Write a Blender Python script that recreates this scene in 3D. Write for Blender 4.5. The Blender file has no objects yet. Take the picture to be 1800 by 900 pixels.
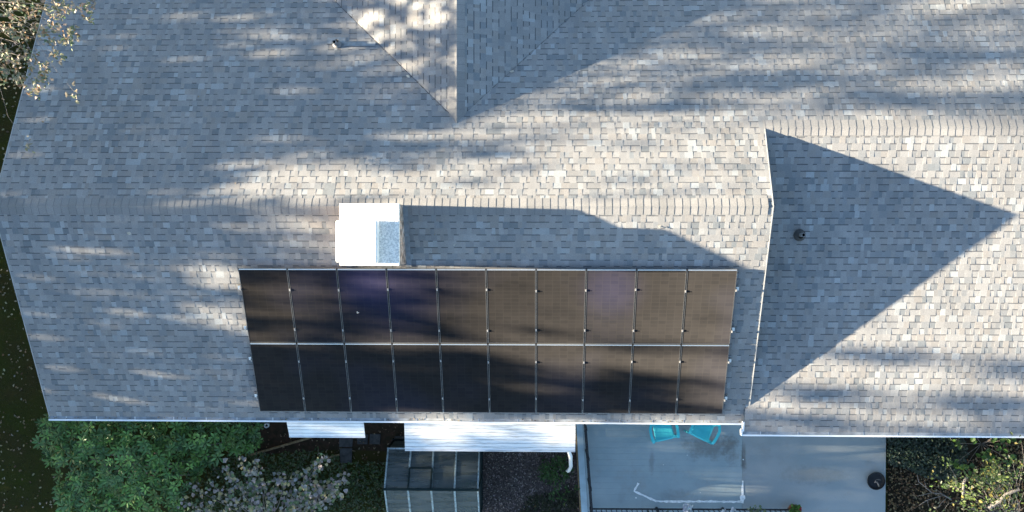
import bpy, math, random
import numpy as np
from mathutils import Vector, Matrix
rng = random.Random(7); nrg = np.random.RandomState(7)
C = bpy.context.scene.collection
scene = bpy.context.scene

# ------------------------------------------------------------------ camera, world, sun, exposure
H = 23.6; F = 1655.5
R = np.array([[9.99642503e-01,-1.49590840e-03,2.66951077e-02],[9.77380433e-04,9.99810809e-01,1.94265696e-02],[-2.67191176e-02,-1.93935334e-02,9.99454841e-01]])
cam = bpy.data.cameras.new('camera'); co = bpy.data.objects.new('camera', cam); C.objects.link(co)
M = Matrix([list(R[0]),list(R[1]),list(R[2])]).to_4x4(); M.translation = (0,0,H)
co.matrix_world = M
cam.sensor_width = 36; cam.lens = 36*F/1800; cam.clip_start = 0.5; cam.clip_end = 2000
scene.camera = co
SUN = Vector((-0.97829,0.02571,0.20564)).normalized()
EL = math.asin(SUN.z); AZ = math.atan2(SUN.x, SUN.y)
w = bpy.data.worlds.new('World'); scene.world = w; w.use_nodes = True
nt = w.node_tree
sky = nt.nodes.new('ShaderNodeTexSky'); sky.sky_type = 'NISHITA'; sky.sun_disc = False
sky.sun_elevation = EL; sky.sun_rotation = AZ % (2*math.pi)
sky.air_density = 1.0; sky.dust_density = 0.5; sky.ozone_density = 1.7
nt.links.new(sky.outputs[0], nt.nodes['Background'].inputs[0])
nt.nodes['Background'].inputs[1].default_value = 0.05
sl = bpy.data.lights.new('sun','SUN'); sl.energy = 5.0; sl.angle = math.radians(0.53); sl.color = (1.0,0.85,0.62)
so = bpy.data.objects.new('sun', sl); C.objects.link(so); so.rotation_euler = SUN.to_track_quat('Z','Y').to_euler(); so.location = (-30,0,30)
scene.view_settings.view_transform = 'Standard'; scene.view_settings.look = 'None'
scene.view_settings.exposure = 3.42; scene.view_settings.gamma = 1

# ------------------------------------------------------------------ survey: where the photograph's sight lines meet a plane
m, Yr, zr = .46048, .62812, H-18.87281          # pitch and ridge of the main roof
XL, XR, Ye, Yn = -11.06, 4.686, -4.06, 5.75     # its left rake, right rake, front eave, back eave
Yw, m2, Ywe = 2.27636, .20604, -4.30           # the lower wing on the right
zw = zr-m*(Yw-Yr)
Xg, Yg = -1.684, 2.447; zg = zr-m*(Yg-Yr)       # the cross gable at the back
def ray(px,py): return R@np.array([(px-900)/F,(450-py)/F,-1.])
def on(px,py,n,d):
    r = ray(px,py); c = np.array([0,0,H]); t = (d-n@c)/(n@r); return Vector(c+t*r)
def at(px,py,z=0.): return on(px,py,np.array([0,0,1.]),z)
PL = {'S':(np.array([0,-m,1.]),zr-m*Yr),'N':(np.array([0,m,1.]),zr+m*Yr),'W':(np.array([0,-m2,1.]),zw-m2*Yw),
      'G':(np.array([-m,0,1.]),zg-m*Xg)}
def onp(s,px,py):
    return on(px,py,*PL[s]) if s in PL else at(px,py,float(s))

# ------------------------------------------------------------------ helpers
def mat(name, col, rough=.8, spec=.3, noise=0., nscale=20., metal=0., bump=0., bscale=60., col2=None, attr=None, **kw):
    mt = bpy.data.materials.new(name); mt.use_nodes = True
    n = mt.node_tree.nodes; L = mt.node_tree.links; b = n['Principled BSDF']
    b.inputs['Roughness'].default_value = rough; b.inputs['Specular IOR Level'].default_value = spec
    b.inputs['Metallic'].default_value = metal
    for k,v in kw.items(): b.inputs[k.replace('_',' ')].default_value = v
    b.inputs['Base Color'].default_value = (*col,1)
    tc = n.new('ShaderNodeTexCoord'); geo = n.new('ShaderNodeNewGeometry')
    src = None
    if attr:
        a = n.new('ShaderNodeAttribute'); a.attribute_name = attr; src = a.outputs['Color']
    if noise or col2:
        t = n.new('ShaderNodeTexNoise'); t.inputs['Scale'].default_value = nscale; t.inputs['Detail'].default_value = 5
        L.new(geo.outputs['Position'], t.inputs['Vector'])
        mx = n.new('ShaderNodeMix'); mx.data_type = 'RGBA'
        r = n.new('ShaderNodeValToRGB'); r.color_ramp.elements[0].position = .35; r.color_ramp.elements[1].position = .65
        L.new(t.outputs['Fac'], r.inputs['Fac'])
        if col2:
            mx.inputs[6].default_value = (*col,1); mx.inputs[7].default_value = (*col2,1)
            L.new(r.outputs['Color'], mx.inputs[0])
        else:
            mx.blend_type = 'MULTIPLY'; mx.inputs[0].default_value = 1
            r.color_ramp.elements[0].color = (1-noise,)*3+(1,); r.color_ramp.elements[1].color = (1+noise*.4,)*3+(1,)
            if src: L.new(src, mx.inputs[6])
            else: mx.inputs[6].default_value = (*col,1)
            L.new(r.outputs['Color'], mx.inputs[7])
        src = mx.outputs[2]
    if src: L.new(src, b.inputs['Base Color'])
    if bump:
        t2 = n.new('ShaderNodeTexNoise'); t2.inputs['Scale'].default_value = bscale; t2.inputs['Detail'].default_value = 4
        L.new(geo.outputs['Position'], t2.inputs['Vector'])
        bp = n.new('ShaderNodeBump'); bp.inputs['Strength'].default_value = bump; bp.inputs['Distance'].default_value = .01
        L.new(t2.outputs['Fac'], bp.inputs['Height']); L.new(bp.outputs['Normal'], b.inputs['Normal'])
    return mt
WM = {}
class MB:
    def __init__(s): s.v=[]; s.f=[]; s.c=[]
    def quad(s, pts, col=None):
        i=len(s.v); s.v += [tuple(p) for p in pts]; s.f.append(tuple(range(i,i+len(pts)))); s.c.append(col or (1,1,1))
    def box(s, x0,x1,y0,y1,z0,z1, T=None, col=None):
        P=[Vector((x,y,z)) for z in (z0,z1) for y in (y0,y1) for x in (x0,x1)]
        if T: P=[T@p for p in P]
        for q in ((0,2,3,1),(4,5,7,6),(0,1,5,4),(2,6,7,3),(0,4,6,2),(1,3,7,5)): s.quad([P[k] for k in q],col)
    def bar(s, a, b, w_, h_, col=None, up=(0,0,1)):
        a=Vector(a); b=Vector(b); d=(b-a); L=d.length; d.normalize()
        u=Vector(up); x=d.cross(u)
        if x.length<1e-4: x=d.cross(Vector((1,0,0)))
        x.normalize(); u=x.cross(d)
        T=Matrix((( d.x,x.x,u.x,a.x),(d.y,x.y,u.y,a.y),(d.z,x.z,u.z,a.z),(0,0,0,1)))
        s.box(0,L,-w_/2,w_/2,-h_/2,h_/2,T,col)
    def tube(s, pts, rad, n=7, col=None, cap=True):
        pts=[Vector(p) for p in pts]; k=len(pts)
        if not hasattr(rad,'__len__'): rad=[rad]*k
        rings=[]
        for i,p in enumerate(pts):
            d=(pts[min(i+1,k-1)]-pts[max(i-1,0)]).normalized()
            x=d.cross(Vector((0,0,1)))
            if x.length<.05: x=d.cross(Vector((1,0,0)))
            x.normalize(); y=d.cross(x)
            rings.append([p+(x*math.cos(2*math.pi*j/n)+y*math.sin(2*math.pi*j/n))*rad[i] for j in range(n)])
        b=len(s.v)
        for rg in rings: s.v += [tuple(q) for q in rg]
        for i in range(k-1):
            for j in range(n):
                s.f.append((b+i*n+j,b+i*n+(j+1)%n,b+(i+1)*n+(j+1)%n,b+(i+1)*n+j)); s.c.append(col or (1,1,1))
        if cap:
            s.f.append(tuple(b+j for j in range(n))[::-1]); s.c.append(col or (1,1,1))
            s.f.append(tuple(b+(k-1)*n+j for j in range(n))); s.c.append(col or (1,1,1))
    def lathe(s, prof, n=20, c=(0,0,0), col=None):
        b=len(s.v)
        for r_,z in prof:
            for j in range(n): s.v.append((c[0]+r_*math.cos(2*math.pi*j/n),c[1]+r_*math.sin(2*math.pi*j/n),c[2]+z))
        for i in range(len(prof)-1):
            for j in range(n):
                s.f.append((b+i*n+j,b+i*n+(j+1)%n,b+(i+1)*n+(j+1)%n,b+(i+1)*n+j)); s.c.append(col or (1,1,1))
    def mesh(s, name, mt, colors=False):
        me=bpy.data.meshes.new(name); me.from_pydata(s.v,[],s.f)
        if mt: me.materials.append(mt)
        if colors:
            at_=me.color_attributes.new('tint','FLOAT_COLOR','CORNER')
            arr=np.repeat(np.array([(*c,1.) for c in s.c],dtype=np.float32),[len(f) for f in s.f],axis=0)
            at_.data.foreach_set('color',arr.ravel())
        me.update(); return me
    def build(s, name, mt, parent=None, T=None, colors=False, smooth=False, bevel=0):
        me=s.mesh(name,mt,colors)
        if smooth: me.polygons.foreach_set('use_smooth',[True]*len(me.polygons))
        o=put(name,me,parent,T)
        if bevel:
            import bmesh
            bm=bmesh.new(); bm.from_mesh(me); bmesh.ops.remove_doubles(bm,verts=bm.verts,dist=1e-5)
            bmesh.ops.bevel(bm,geom=list(bm.edges),offset=bevel,segments=2,affect='EDGES',profile=.5)
            bm.to_mesh(me); bm.free()
        return o
def put(name, me, parent=None, T=None):
    """link an object whose mesh is in world space (or placed by T in world space) under a parent"""
    o=bpy.data.objects.new(name,me); C.objects.link(o)
    Wd = T.copy() if T else Matrix.Identity(4)
    if parent is not None:
        o.parent=parent; o.matrix_basis = WM[parent.name].inverted()@Wd
    else: o.matrix_basis=Wd
    WM[o.name]=Wd
    return o
def tag(o,label=None,cat=None,group=None,kind=None):
    for k,v in (('label',label),('category',cat),('group',group),('kind',kind)):
        if v: o[k]=v
    return o
def thing(name,label,cat,loc=(0,0,0),group=None,T=None):
    return tag(put(name,None,None,T or Matrix.Translation(Vector(loc))),label,cat,group)
def struct(o): o['kind']='structure'; return o
def inpoly(p,poly):
    x,y=p; r=False; j=len(poly)-1
    for i in range(len(poly)):
        (xi,yi),(xj,yj)=poly[i],poly[j]
        if (yi>y)!=(yj>y) and x<(xj-xi)*(y-yi)/(yj-yi)+xi: r=not r
        j=i
    return r

# ------------------------------------------------------------------ materials
M_sh   = mat('shingle_granules',(.25,.25,.25),.95,.15,noise=.16,nscale=70,attr='tint',bump=.15,bscale=260)

def weather(mt,amount,scale):
    n=mt.node_tree.nodes; L=mt.node_tree.links; b=n['Principled BSDF']; src=b.inputs['Base Color'].links[0].from_socket
    g=n.new('ShaderNodeNewGeometry'); t=n.new('ShaderNodeTexNoise'); t.inputs['Scale'].default_value=scale; t.inputs['Detail'].default_value=6; t.inputs['Roughness'].default_value=.65
    mp=n.new('ShaderNodeMapping'); mp.inputs['Scale'].default_value=(1.6,.7,.7); L.new(g.outputs['Position'],mp.inputs[0]); L.new(mp.outputs[0],t.inputs['Vector'])
    r=n.new('ShaderNodeMapRange'); r.inputs[1].default_value=.3; r.inputs[2].default_value=.7; r.inputs[3].default_value=1-amount; r.inputs[4].default_value=1+amount*.6; L.new(t.outputs['Fac'],r.inputs[0])
    m=n.new('ShaderNodeVectorMath'); m.operation='SCALE'; L.new(src,m.inputs[0]); L.new(r.outputs[0],m.inputs['Scale']); L.new(m.outputs[0],b.inputs['Base Color'])
weather(M_sh,.13,.8)
M_white= mat('white_paint',(.78,.79,.80),.5,.3,noise=.08,nscale=3)
M_guard= mat('gutter_trough',(.30,.32,.34),.6,.3,noise=.35,nscale=5)
M_alu  = mat('aluminium',(.62,.61,.58),.38,.5,metal=.85)
M_frame= mat('dark_frame',(.10,.098,.095),.42,.5,metal=.5)
M_chim = mat('chimney_masonry',(.36,.30,.27),.95,.1,noise=.75,nscale=9,bump=.9,bscale=30)
M_flue=mat('white_cap',(.78,.77,.74),.9,.2,noise=.15,nscale=14,bump=.6,bscale=40)
M_crown= mat('white_mortar',(.84,.78,.70),.95,.1,noise=.35,nscale=34,bump=.8,bscale=40)
M_pipe = mat('grey_pipe',(.20,.20,.20),.55,.35)
M_hole = mat('dark_bore',(.006,.006,.006),.9,.1)
M_boot = mat('rubber_boot',(.05,.05,.052),.6,.3)
M_flash= mat('flashing_metal',(.21,.23,.25),.6,.3,noise=.2,nscale=12)
M_wall = mat('house_siding',(.55,.54,.50),.8,.2)
M_teal = mat('turquoise_plastic',(.05,.47,.52),.42,.4,noise=.06,nscale=8)
M_rail = mat('black_metal',(.012,.014,.018),.5,.4)
M_wood = mat('weathered_wood',(.26,.19,.11),.9,.1,noise=.4,nscale=14)
M_ghf  = mat('greenhouse_frame',(.36,.44,.46),.5,.4,noise=.5,nscale=22,metal=.2)
M_ghd  = mat('greenhouse_dark_bar',(.008,.018,.02),.8,.1)
M_stone= mat('paver_stone',(.070,.072,.074),.95,.1,noise=.35,nscale=9,bump=.5,bscale=40)
M_bark = mat('bark',(.23,.20,.18),.95,.1,noise=.4,nscale=22)
M_pale_bark = mat('pale_bark',(.20,.18,.165),.95,.1,noise=.3,nscale=22)
M_black= mat('black_iron',(.014,.015,.018),.6,.3,noise=.3,nscale=15)
def leafmat(name, spec=.3, rough=.55, trans=.25):
    mt=mat(name,(.1,.1,.1),rough,spec,noise=.22,nscale=16,attr='tint')
    n=mt.node_tree.nodes; L=mt.node_tree.links; b=n['Principled BSDF']
    tr=n.new('ShaderNodeBsdfTranslucent'); mx=n.new('ShaderNodeMixShader'); mx.inputs[0].default_value=trans
    src=b.inputs['Base Color'].links[0].from_socket; L.new(src,tr.inputs[0])
    L.new(b.outputs[0],mx.inputs[1]); L.new(tr.outputs[0],mx.inputs[2]); L.new(mx.outputs[0],n['Material Output'].inputs[0])
    return mt
M_leaf = leafmat('leaf'); M_gloss = leafmat('glossy_leaf',.4,.42,.15)

# ------------------------------------------------------------------ ground
gm = mat('soil_and_grass',(.036,.042,.010),.95,.02,col2=(.042,.036,.014),nscale=1.2,bump=.8,bscale=25)
g=MB(); g.quad([(-300,-300,0),(300,-300,0),(300,300,0),(-300,300,0)]); struct(g.build('ground',gm))
def sheet(name,poly,z,mt):
    b=MB(); b.quad([at(px,py,z) for px,py in poly][::-1]); return struct(b.build(name,mt))
M_mulch = mat('bark_mulch',(.10,.080,.074),.95,.08,col2=(.05,.04,.037),nscale=24,bump=1.,bscale=60)
sheet('mulch_bed',[(838,750),(1010,750),(1020,905),(842,905)],.012,M_mulch)
M_bed = mat('garden_soil',(.055,.034,.024),.95,.08,col2=(.028,.024,.015),nscale=8,bump=1.,bscale=40)
sheet('garden_bed',[(430,744),(708,744),(838,744),(838,800),(600,790),(440,800)],.008,M_bed)
M_dirt = mat('leafy_soil',(.035,.026,.016),.95,.08,col2=(.014,.013,.008),nscale=6,bump=1.,bscale=40)
sheet('side_bed',[(1560,745),(1870,745),(1870,940),(1560,940)],.008,M_dirt)

def leaf_faces(mb, p, axis, side, L, Wd, col, curl=.0, n=2):
    """one leaf: a folded blade from p along axis"""
    a=Vector(axis).normalized(); s=Vector(side); s=(s-a*s.dot(a))
    if s.length<1e-4: s=a.orthogonal()
    s.normalize(); up=a.cross(s)
    p=Vector(p); q1=p+a*L*.45-up*curl*L*.25; q2=p+a*L-up*curl*L
    l=p+a*L*.42+s*Wd/2+up*Wd*.16; r=p+a*L*.42-s*Wd/2+up*Wd*.16
    l2=p+a*L*.78+s*Wd*.36+up*Wd*.1-up*curl*L*.6; r2=p+a*L*.78-s*Wd*.36+up*Wd*.1-up*curl*L*.6
    i=len(mb.v); mb.v += [tuple(x) for x in (p,q1,q2,l,r,l2,r2)]
    for f in ((i,i+1,i+3),(i,i+4,i+1),(i+1,i+2,i+5),(i+1,i+5,i+3),(i+1,i+4,i+6),(i+1,i+6,i+2)):
        mb.f.append(f); mb.c.append(col)
def rv(): 
    v=Vector((rng.gauss(0,1),rng.gauss(0,1),rng.gauss(0,1))); return v.normalized()
def jit(c,s=.25):
    k=1+rng.uniform(-s,s); return tuple(x*k*(1+rng.uniform(-.08,.08)) for x in c)

def scatter(name, poly, n, size, cols, mt, z=.02, zh=.03, flat=.35, aspect=.6):
    """fallen leaves, bark chips: countless small blades lying on the ground"""
    mb=MB(); xs=[p[0] for p in poly]; ys=[p[1] for p in poly]; k=0
    while k<n:
        q=(rng.uniform(min(xs),max(xs)),rng.uniform(min(ys),max(ys)))
        if not inpoly(q,poly): continue
        k+=1; p=at(*q,z+rng.uniform(0,zh)); a=rv(); a.z*=flat; L=size*rng.uniform(.6,1.4)
        s=Vector((-a.y,a.x,rng.uniform(-.5,.5)))
        leaf_faces(mb,p,a,s,L,L*aspect,jit(rng.choice(cols),.35),rng.uniform(-.2,.4))
    return tag(mb.build(name,mt,colors=True),kind='stuff')
tan=[(.30,.24,.15),(.22,.17,.10),(.34,.30,.24),(.16,.10,.06),(.36,.33,.20)]
scatter('fallen_leaves',[(-60,60),(70,60),(0,330),(95,745),(110,930),(-60,930)],620,.062,tan,M_leaf)
scatter('fallen_leaves',[(440,748),(708,748),(690,905),(600,905),(600,800),(440,800)],300,.05,[(.16,.11,.07),(.26,.20,.13),(.08,.05,.035)],M_leaf)
scatter('bark_chips',[(842,752),(1008,752),(1018,905),(846,905)],5200,.045,[(.17,.135,.12),(.10,.08,.072),(.26,.22,.20),(.05,.04,.036)],M_bark if False else leafmat('bark_chip',.1,.95,.02),.015,.03,.4,.45)
scatter('leaf_litter',[(1558,770),(1600,770),(1640,850),(1760,775),(1870,775),(1870,930),(1560,930)],3600,.06,[(.20,.10,.045),(.12,.07,.035),(.26,.17,.08),(.06,.04,.022),(.30,.22,.12)],M_leaf,.02,.06,.5)
scatter('grass_blades',[(-60,60),(70,60),(0,330),(95,745),(110,930),(-60,930)],9000,.07,[(.036,.052,.010),(.046,.054,.014),(.042,.034,.014)],M_leaf,.0,.05,1.2,.12)

# ------------------------------------------------------------------ house
house=thing('house','large house under a mottled grey shingle roof with a lower wing on its right','house',(-3,.6,0))
def slab(mb, pts, t):
    top=[Vector(p) for p in pts]; bot=[p-Vector((0,0,t)) for p in top]
    mb.quad(top); mb.quad(bot[::-1]); n=len(top)
    for i in range(n): j=(i+1)%n; mb.quad([top[i],bot[i],bot[j],top[j]])
zS=lambda y: zr-m*(Yr-y); zN=lambda y: zr-m*(y-Yr); zW=lambda y: zw-m2*(Yw-y)
Ym=(zw-m2*Yw-zr+m*Yr)/(m-m2)                       # where the wing's slope meets the main slope
XW=14.0; XJ=4.60
rf=MB(); e=-.004
slab(rf,[(XL,Ye,zS(Ye)+e),(XJ,Ye,zS(Ye)+e),(XJ,Ym,zS(Ym)+e),(XR,Ym,zS(Ym)+e),(XR,Yr,zr+e),(XL,Yr,zr+e)],.12)
slab(rf,[(XL,Yr,zr+e),(XR,Yr,zr+e),(XR,Yw,zw+e),(XL,Yw,zw+e)],.12)
slab(rf,[(XL,Yw,zw+e),(XW,Yw,zw+e),(XW,Yn,zN(Yn)+e),(XL,Yn,zN(Yn)+e)],.12)
slab(rf,[(XJ+.02,Ywe,zW(Ywe)+e),(XW,Ywe,zW(Ywe)+e),(XW,Yw,zw+e),(XJ+.02,Yw,zw+e)],.10)
dy=Yn-Yg
slab(rf,[(Xg,Yg,zg+e),(Xg,Yn,zg+e),(Xg-dy,Yn,zg-m*dy+e)],.05)
slab(rf,[(Xg,Yg,zg+e),(Xg+dy,Yn,zg-m*dy+e),(Xg,Yn,zg+e)],.05)
M_deck=mat('roof_deck',(.05,.05,.05),.95,.1)
roof=rf.build('roof',M_deck,house)
wl=MB()
def wallbox(x0,x1,y0,y1,zt): wl.box(x0,x1,y0,y1,0,zt)
wl.quad([(XL+.4,Ye+.45,0),(XJ,Ye+.45,0),(XJ,Ye+.45,zS(Ye+.45)-.14),(XL+.4,Ye+.45,zS(Ye+.45)-.14)])
wl.quad([(XJ,Ywe+.45,0),(XW,Ywe+.45,0),(XW,Ywe+.45,zW(Ywe+.45)-.14),(XJ,Ywe+.45,zW(Ywe+.45)-.14)])
wl.quad([(XL+.4,Ye+.45,0),(XL+.4,Ye+.45,zS(Ye+.45)-.14),(XL+.4,Yr,zr-.14),(XL+.4,Yn-.4,zN(Yn-.4)-.14),(XL+.4,Yn-.4,0)])
wl.quad([(XL+.4,Yn-.4,0),(XL+.4,Yn-.4,zN(Yn)-.1),(XW,Yn-.4,zN(Yn)-.1),(XW,Yn-.4,0)])
wl.quad([(XR-.08,Ym,zW(Ym)-.2),(XR-.08,Yr,zW(Yr)-.2),(XR-.08,Yw,zw-.2),(XR-.08,Yr,zr-.1)])
wl.build('wall',M_wall,house)

# ---- shingles: every tab is a shape of its own, laid course by course
PAL=[((.226,.225,.226),30),((.246,.244,.243),26),((.236,.227,.220),13),((.202,.209,.217),16),((.168,.181,.193),7),((.276,.290,.299),7),((.262,.263,.264),8)]
pool=[c for c,k in PAL for _ in range(k)]
WID=[.07,.085,.10,.12,.14,.17]
EXP=.142
sh=MB(); cand=[]
def cell_faces(mb,P,bu0,bu1,tu0,tu1,v0,v1,tooth,col,ov=.012):
    hb=.0075 if tooth else .0025; ht=.002; lift=.0
    A,B=P(bu0,v0,hb),P(bu1,v0,hb)
    if tooth:
        D_,C_=P(tu0,v1+ov,ht),P(tu1,v1+ov,ht)
        mb.quad([A,B,C_,D_],col)
        mb.quad([P(bu0,v0,-.002),A,D_],col); mb.quad([B,P(bu1,v0,-.002),C_],col)
    else:
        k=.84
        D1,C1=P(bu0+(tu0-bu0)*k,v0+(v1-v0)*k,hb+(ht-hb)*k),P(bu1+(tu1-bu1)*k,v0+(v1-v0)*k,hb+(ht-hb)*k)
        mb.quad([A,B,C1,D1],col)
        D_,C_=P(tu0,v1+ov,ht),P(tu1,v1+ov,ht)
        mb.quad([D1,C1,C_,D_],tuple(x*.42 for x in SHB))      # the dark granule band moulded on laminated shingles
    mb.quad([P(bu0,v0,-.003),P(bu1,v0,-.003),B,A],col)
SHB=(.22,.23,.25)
def shingle_slope(O,U,V,rows,intervals,seed,vmax=99.):
    O=Vector(O);U=Vector(U).normalized();V=Vector(V).normalized();Nn=U.cross(V).normalized()
    r=random.Random(seed)
    def P(u,v,h): return O+U*u+V*v+Nn*h
    for k in range(rows):
        v0=k*EXP; v1=min(v0+EXP,vmax); ov=.012 if v1<vmax-.02 else 0.
        if v1-v0<.02: continue
        for (a0,b0,a1,b1) in intervals(v0,v1):
            lo,hi=min(a0,a1),max(b0,b1); u=lo-r.uniform(0,.2); tooth=r.random()<.5; last=None
            cl=lambda x,a,b:min(max(x,a),b)
            while u<hi:
                wd=r.choice(WID); tooth=(not tooth) if r.random()<.78 else tooth
                u1=u+wd
                ci=r.randrange(len(pool)); col=pool[ci]
                if r.random()<.10 and last: col=last
                last=col
                if u1>lo:
                    bu0,bu1,tu0,tu1=cl(u,a0,b0),cl(u1,a0,b0),cl(u,a1,b1),cl(u1,a1,b1)
                    if bu1-bu0>1e-4 or tu1-tu0>1e-4:
                        full=v1-v0>EXP-1e-4 and abs(bu1-bu0-wd)<1e-6 and abs(tu1-tu0-wd)<1e-6
                        if full and tooth and wd>=.12:
                            cand.append((P,u,wd,v0,v1,col,O,U,V,Nn))
                        else:
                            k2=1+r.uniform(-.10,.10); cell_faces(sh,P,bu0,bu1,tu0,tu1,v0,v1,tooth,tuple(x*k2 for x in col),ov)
                u=u1
cs=1/math.sqrt(1+m*m); c2=1/math.sqrt(1+m2*m2)
# front slope (upslope = +Y)
rowsS=int((Yr-Ye)/cs/EXP)+1
def ivS(v0,v1):
    y=Ye+(v0+v1)/2*cs; b=(XR if y>Ym else XJ)-XL; return [(0,b,0,b)]
shingle_slope((XL,Ye,zS(Ye)),(1,0,0),(0,1,m),rowsS,ivS,1,(Yr-Ye)/cs)
# back slope (upslope = -Y), runs on behind the wing's ridge, cut by the cross gable's valleys
rowsN=int((Yn-Yr)/cs/EXP)+1
def ivN(v0,v1):
    y0=Yn-v0*cs; y1=Yn-v1*cs; ym=(y0+y1)/2
    xr=XW if ym>Yw else XR
    # U = -X, origin at XW
    def uu(x): return XW-x
    a,b=uu(xr),uu(XL)
    if y0<=Yg: return [(a,b,a,b)]
    d0=max(y0-Yg,0); d1=max(y1-Yg,0)
    return [(a,uu(Xg+d0)-.001,a,uu(Xg+d1)-.001),(uu(Xg-d0)+.012,b,uu(Xg-d1)+.012,b)]
shingle_slope((XW,Yn,zN(Yn)),(-1,0,0),(0,-1,m),rowsN,ivN,2,(Yn-Yr)/cs)
# the wing's front slope
rowsW=int((Yw-Ywe)/c2/EXP)+1
shingle_slope((XJ,Ywe,zW(Ywe)),(1,0,0),(0,1,m2),rowsW,lambda a,b:[(0,XW-XJ,0,XW-XJ)],3,(Yw-Ywe)/c2)
# the cross gable's two slopes
rowsG=int(dy/cs/EXP)+1
def ivGW(v0,v1):   # west slope: upslope +X, courses run along Y (U = -Y from Yn)
    d0=max(dy-v0*cs,0); d1=max(dy-v1*cs,0); return [(0,dy-d0+.0,0,dy-d1)] if False else [(0,dy-(dy-(dy-d0)) ,0,dy-(dy-(dy-d1)))]
def ivGW(v0,v1):
    d0=max(dy-v0*cs,0); d1=max(dy-v1*cs,0); return [(0,dy-d0,0,dy-d1)]
# at distance d from the ridge line the slope spans Y from Yg+d to Yn
shingle_slope((Xg-dy,Yn,zg-m*dy+.006),(0,-1,0),(1,0,m),rowsG,ivGW,4,dy/cs)
def ivGE(v0,v1):
    d0=max(dy-v0*cs,0); d1=max(dy-v1*cs,0); return [(d0,dy,d1,dy)]
shingle_slope((Xg+dy,Yg,zg-m*dy+.006),(0,1,0),(-1,0,m),rowsG,ivGE,5,dy/cs)
# the 300 tabs that show largest stand as objects of their own, the rest are one field
cpos=Vector((0,0,H))
def vis(c):
    P,u,wd,v0,v1,col,O,U,V,Nn=c; p=P(u+wd/2,(v0+v1)/2,0)
    q=R.T@np.array(p-cpos); x=900+F*q[0]/-q[2]; y=450-F*q[1]/-q[2]
    ins = 8<x<1792 and 8<y<892 and not (415<x<1300 and 468<y<730)
    dd=(p-cpos); return (wd*abs(dd.normalized().dot(Nn))/dd.length**2 if ins else 0)
cand.sort(key=vis,reverse=True)
shm={}
for i,c in enumerate(cand):
    P,u,wd,v0,v1,col,O,U,V,Nn=c
    if i<300:
        key=(wd,col)
        if key not in shm:
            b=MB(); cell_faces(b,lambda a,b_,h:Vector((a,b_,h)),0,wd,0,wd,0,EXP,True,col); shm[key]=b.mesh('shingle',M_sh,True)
        p=P(u,v0,0); T=Matrix(((U.x,V.x,Nn.x,p.x),(U.y,V.y,Nn.y,p.y),(U.z,V.z,Nn.z,p.z),(0,0,0,1)))
        put('shingle',shm[key],roof,T)
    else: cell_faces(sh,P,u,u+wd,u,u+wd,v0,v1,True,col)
tag(sh.build('shingle',M_sh,roof,colors=True),kind='stuff')
# ridge caps
def cap_mesh(slope_a,slope_b,col,L=.155,hw=.165):
    b=MB(); prof=[(-hw,-slope_a*hw),(-.05,-slope_a*.05-.004),(0,.004),(.05,-slope_b*.05-.004),(hw,-slope_b*hw)]
    ov=.03
    for (x0,z0),(x1,z1) in zip(prof[:-1],prof[1:]):
        b.quad([(0,x0,z0+.010),(0,x1,z1+.010),(L+ov,x1,z1+.0045),(L+ov,x0,z0+.0045)][::-1],col)
        b.quad([(0,x0,z0),(0,x1,z1),(0,x1,z1+.010),(0,x0,z0+.010)][::-1],col)
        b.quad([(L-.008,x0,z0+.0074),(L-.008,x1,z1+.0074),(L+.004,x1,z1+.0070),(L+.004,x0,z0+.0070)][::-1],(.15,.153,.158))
    for s_ in (0,-1):
        x0,z0=prof[s_]; q=[(0,x0,z0-.005),(L+ov,x0,z0-.005),(L+ov,x0,z0+.0045),(0,x0,z0+.010)]; b.quad(q if s_ else q[::-1],col)
    return b.mesh('ridge_cap',M_sh,True)
CAPC=[(.228,.224,.222),(.216,.213,.213),(.236,.231,.228),(.206,.204,.203)]
def caps(p0,d,length,sa,sb,meshes):
    d=Vector(d).normalized(); s=Vector((0,0,1)).cross(d); n=int(length/.155)
    for i in range(n):
        p=Vector(p0)+d*(i+1)*.155; T=Matrix(((-d.x,-s.x,0,p.x),(-d.y,-s.y,0,p.y),(-d.z,-s.z,1,p.z),(0,0,0,1)))
        T=T@Matrix.Rotation(rng.uniform(-.02,.02),4,'Z')
        put('ridge_cap',rng.choice(meshes),roof,T)
c_main=[cap_mesh(m,m,c) for c in CAPC]; c_wing=[cap_mesh(m,m2,c) for c in CAPC]
caps((XL,Yr,zr+.011),(1,0,0),XR-XL+.02,m,m,c_main)
# left side of a cap running along +X is +Y
c_wing=[cap_mesh(m,m2,c) for c in CAPC]
caps((XR+.02,Yw,zw+.011),(1,0,0),7.2,m2,m,c_wing)
caps((Xg,Yg-.07,zg+.021),(0,1,0),dy+.1,m,m,c_main)

# trims, gutters
rt=MB()
def rake(x,pts,w_=.016,depth=.17):
    for (y0,z0),(y1,z1) in zip(pts[:-1],pts[1:]):
        P=[(x-w_/2,y0,z0),(x+w_/2,y0,z0),(x+w_/2,y1,z1),(x-w_/2,y1,z1)]
        slab(rt,[Vector(p)+Vector((0,0,.010)) for p in P],depth)
M_drip=mat('drip_edge',(.33,.33,.325),.5,.4,noise=.15,nscale=4)
for x_,pts_ in ((XR+.009,[(Ym,zS(Ym)),(Yr,zr)]),(XR+.009,[(Yr,zr),(Yw,zw)]),(XL-.009,[(Ye,zS(Ye)),(Yr,zr)]),(XL-.009,[(Yr,zr),(Yn,zN(Yn))])):
    rt=MB(); rake(x_,pts_); rt.build('rake_trim',M_drip,house)
rt=MB(); rake(XJ-.012,[(Ywe,zW(Ywe)),(Ye-.02,zW(Ye-.02))],.03,.12); rt.build('rake_trim',M_white,house)
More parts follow.
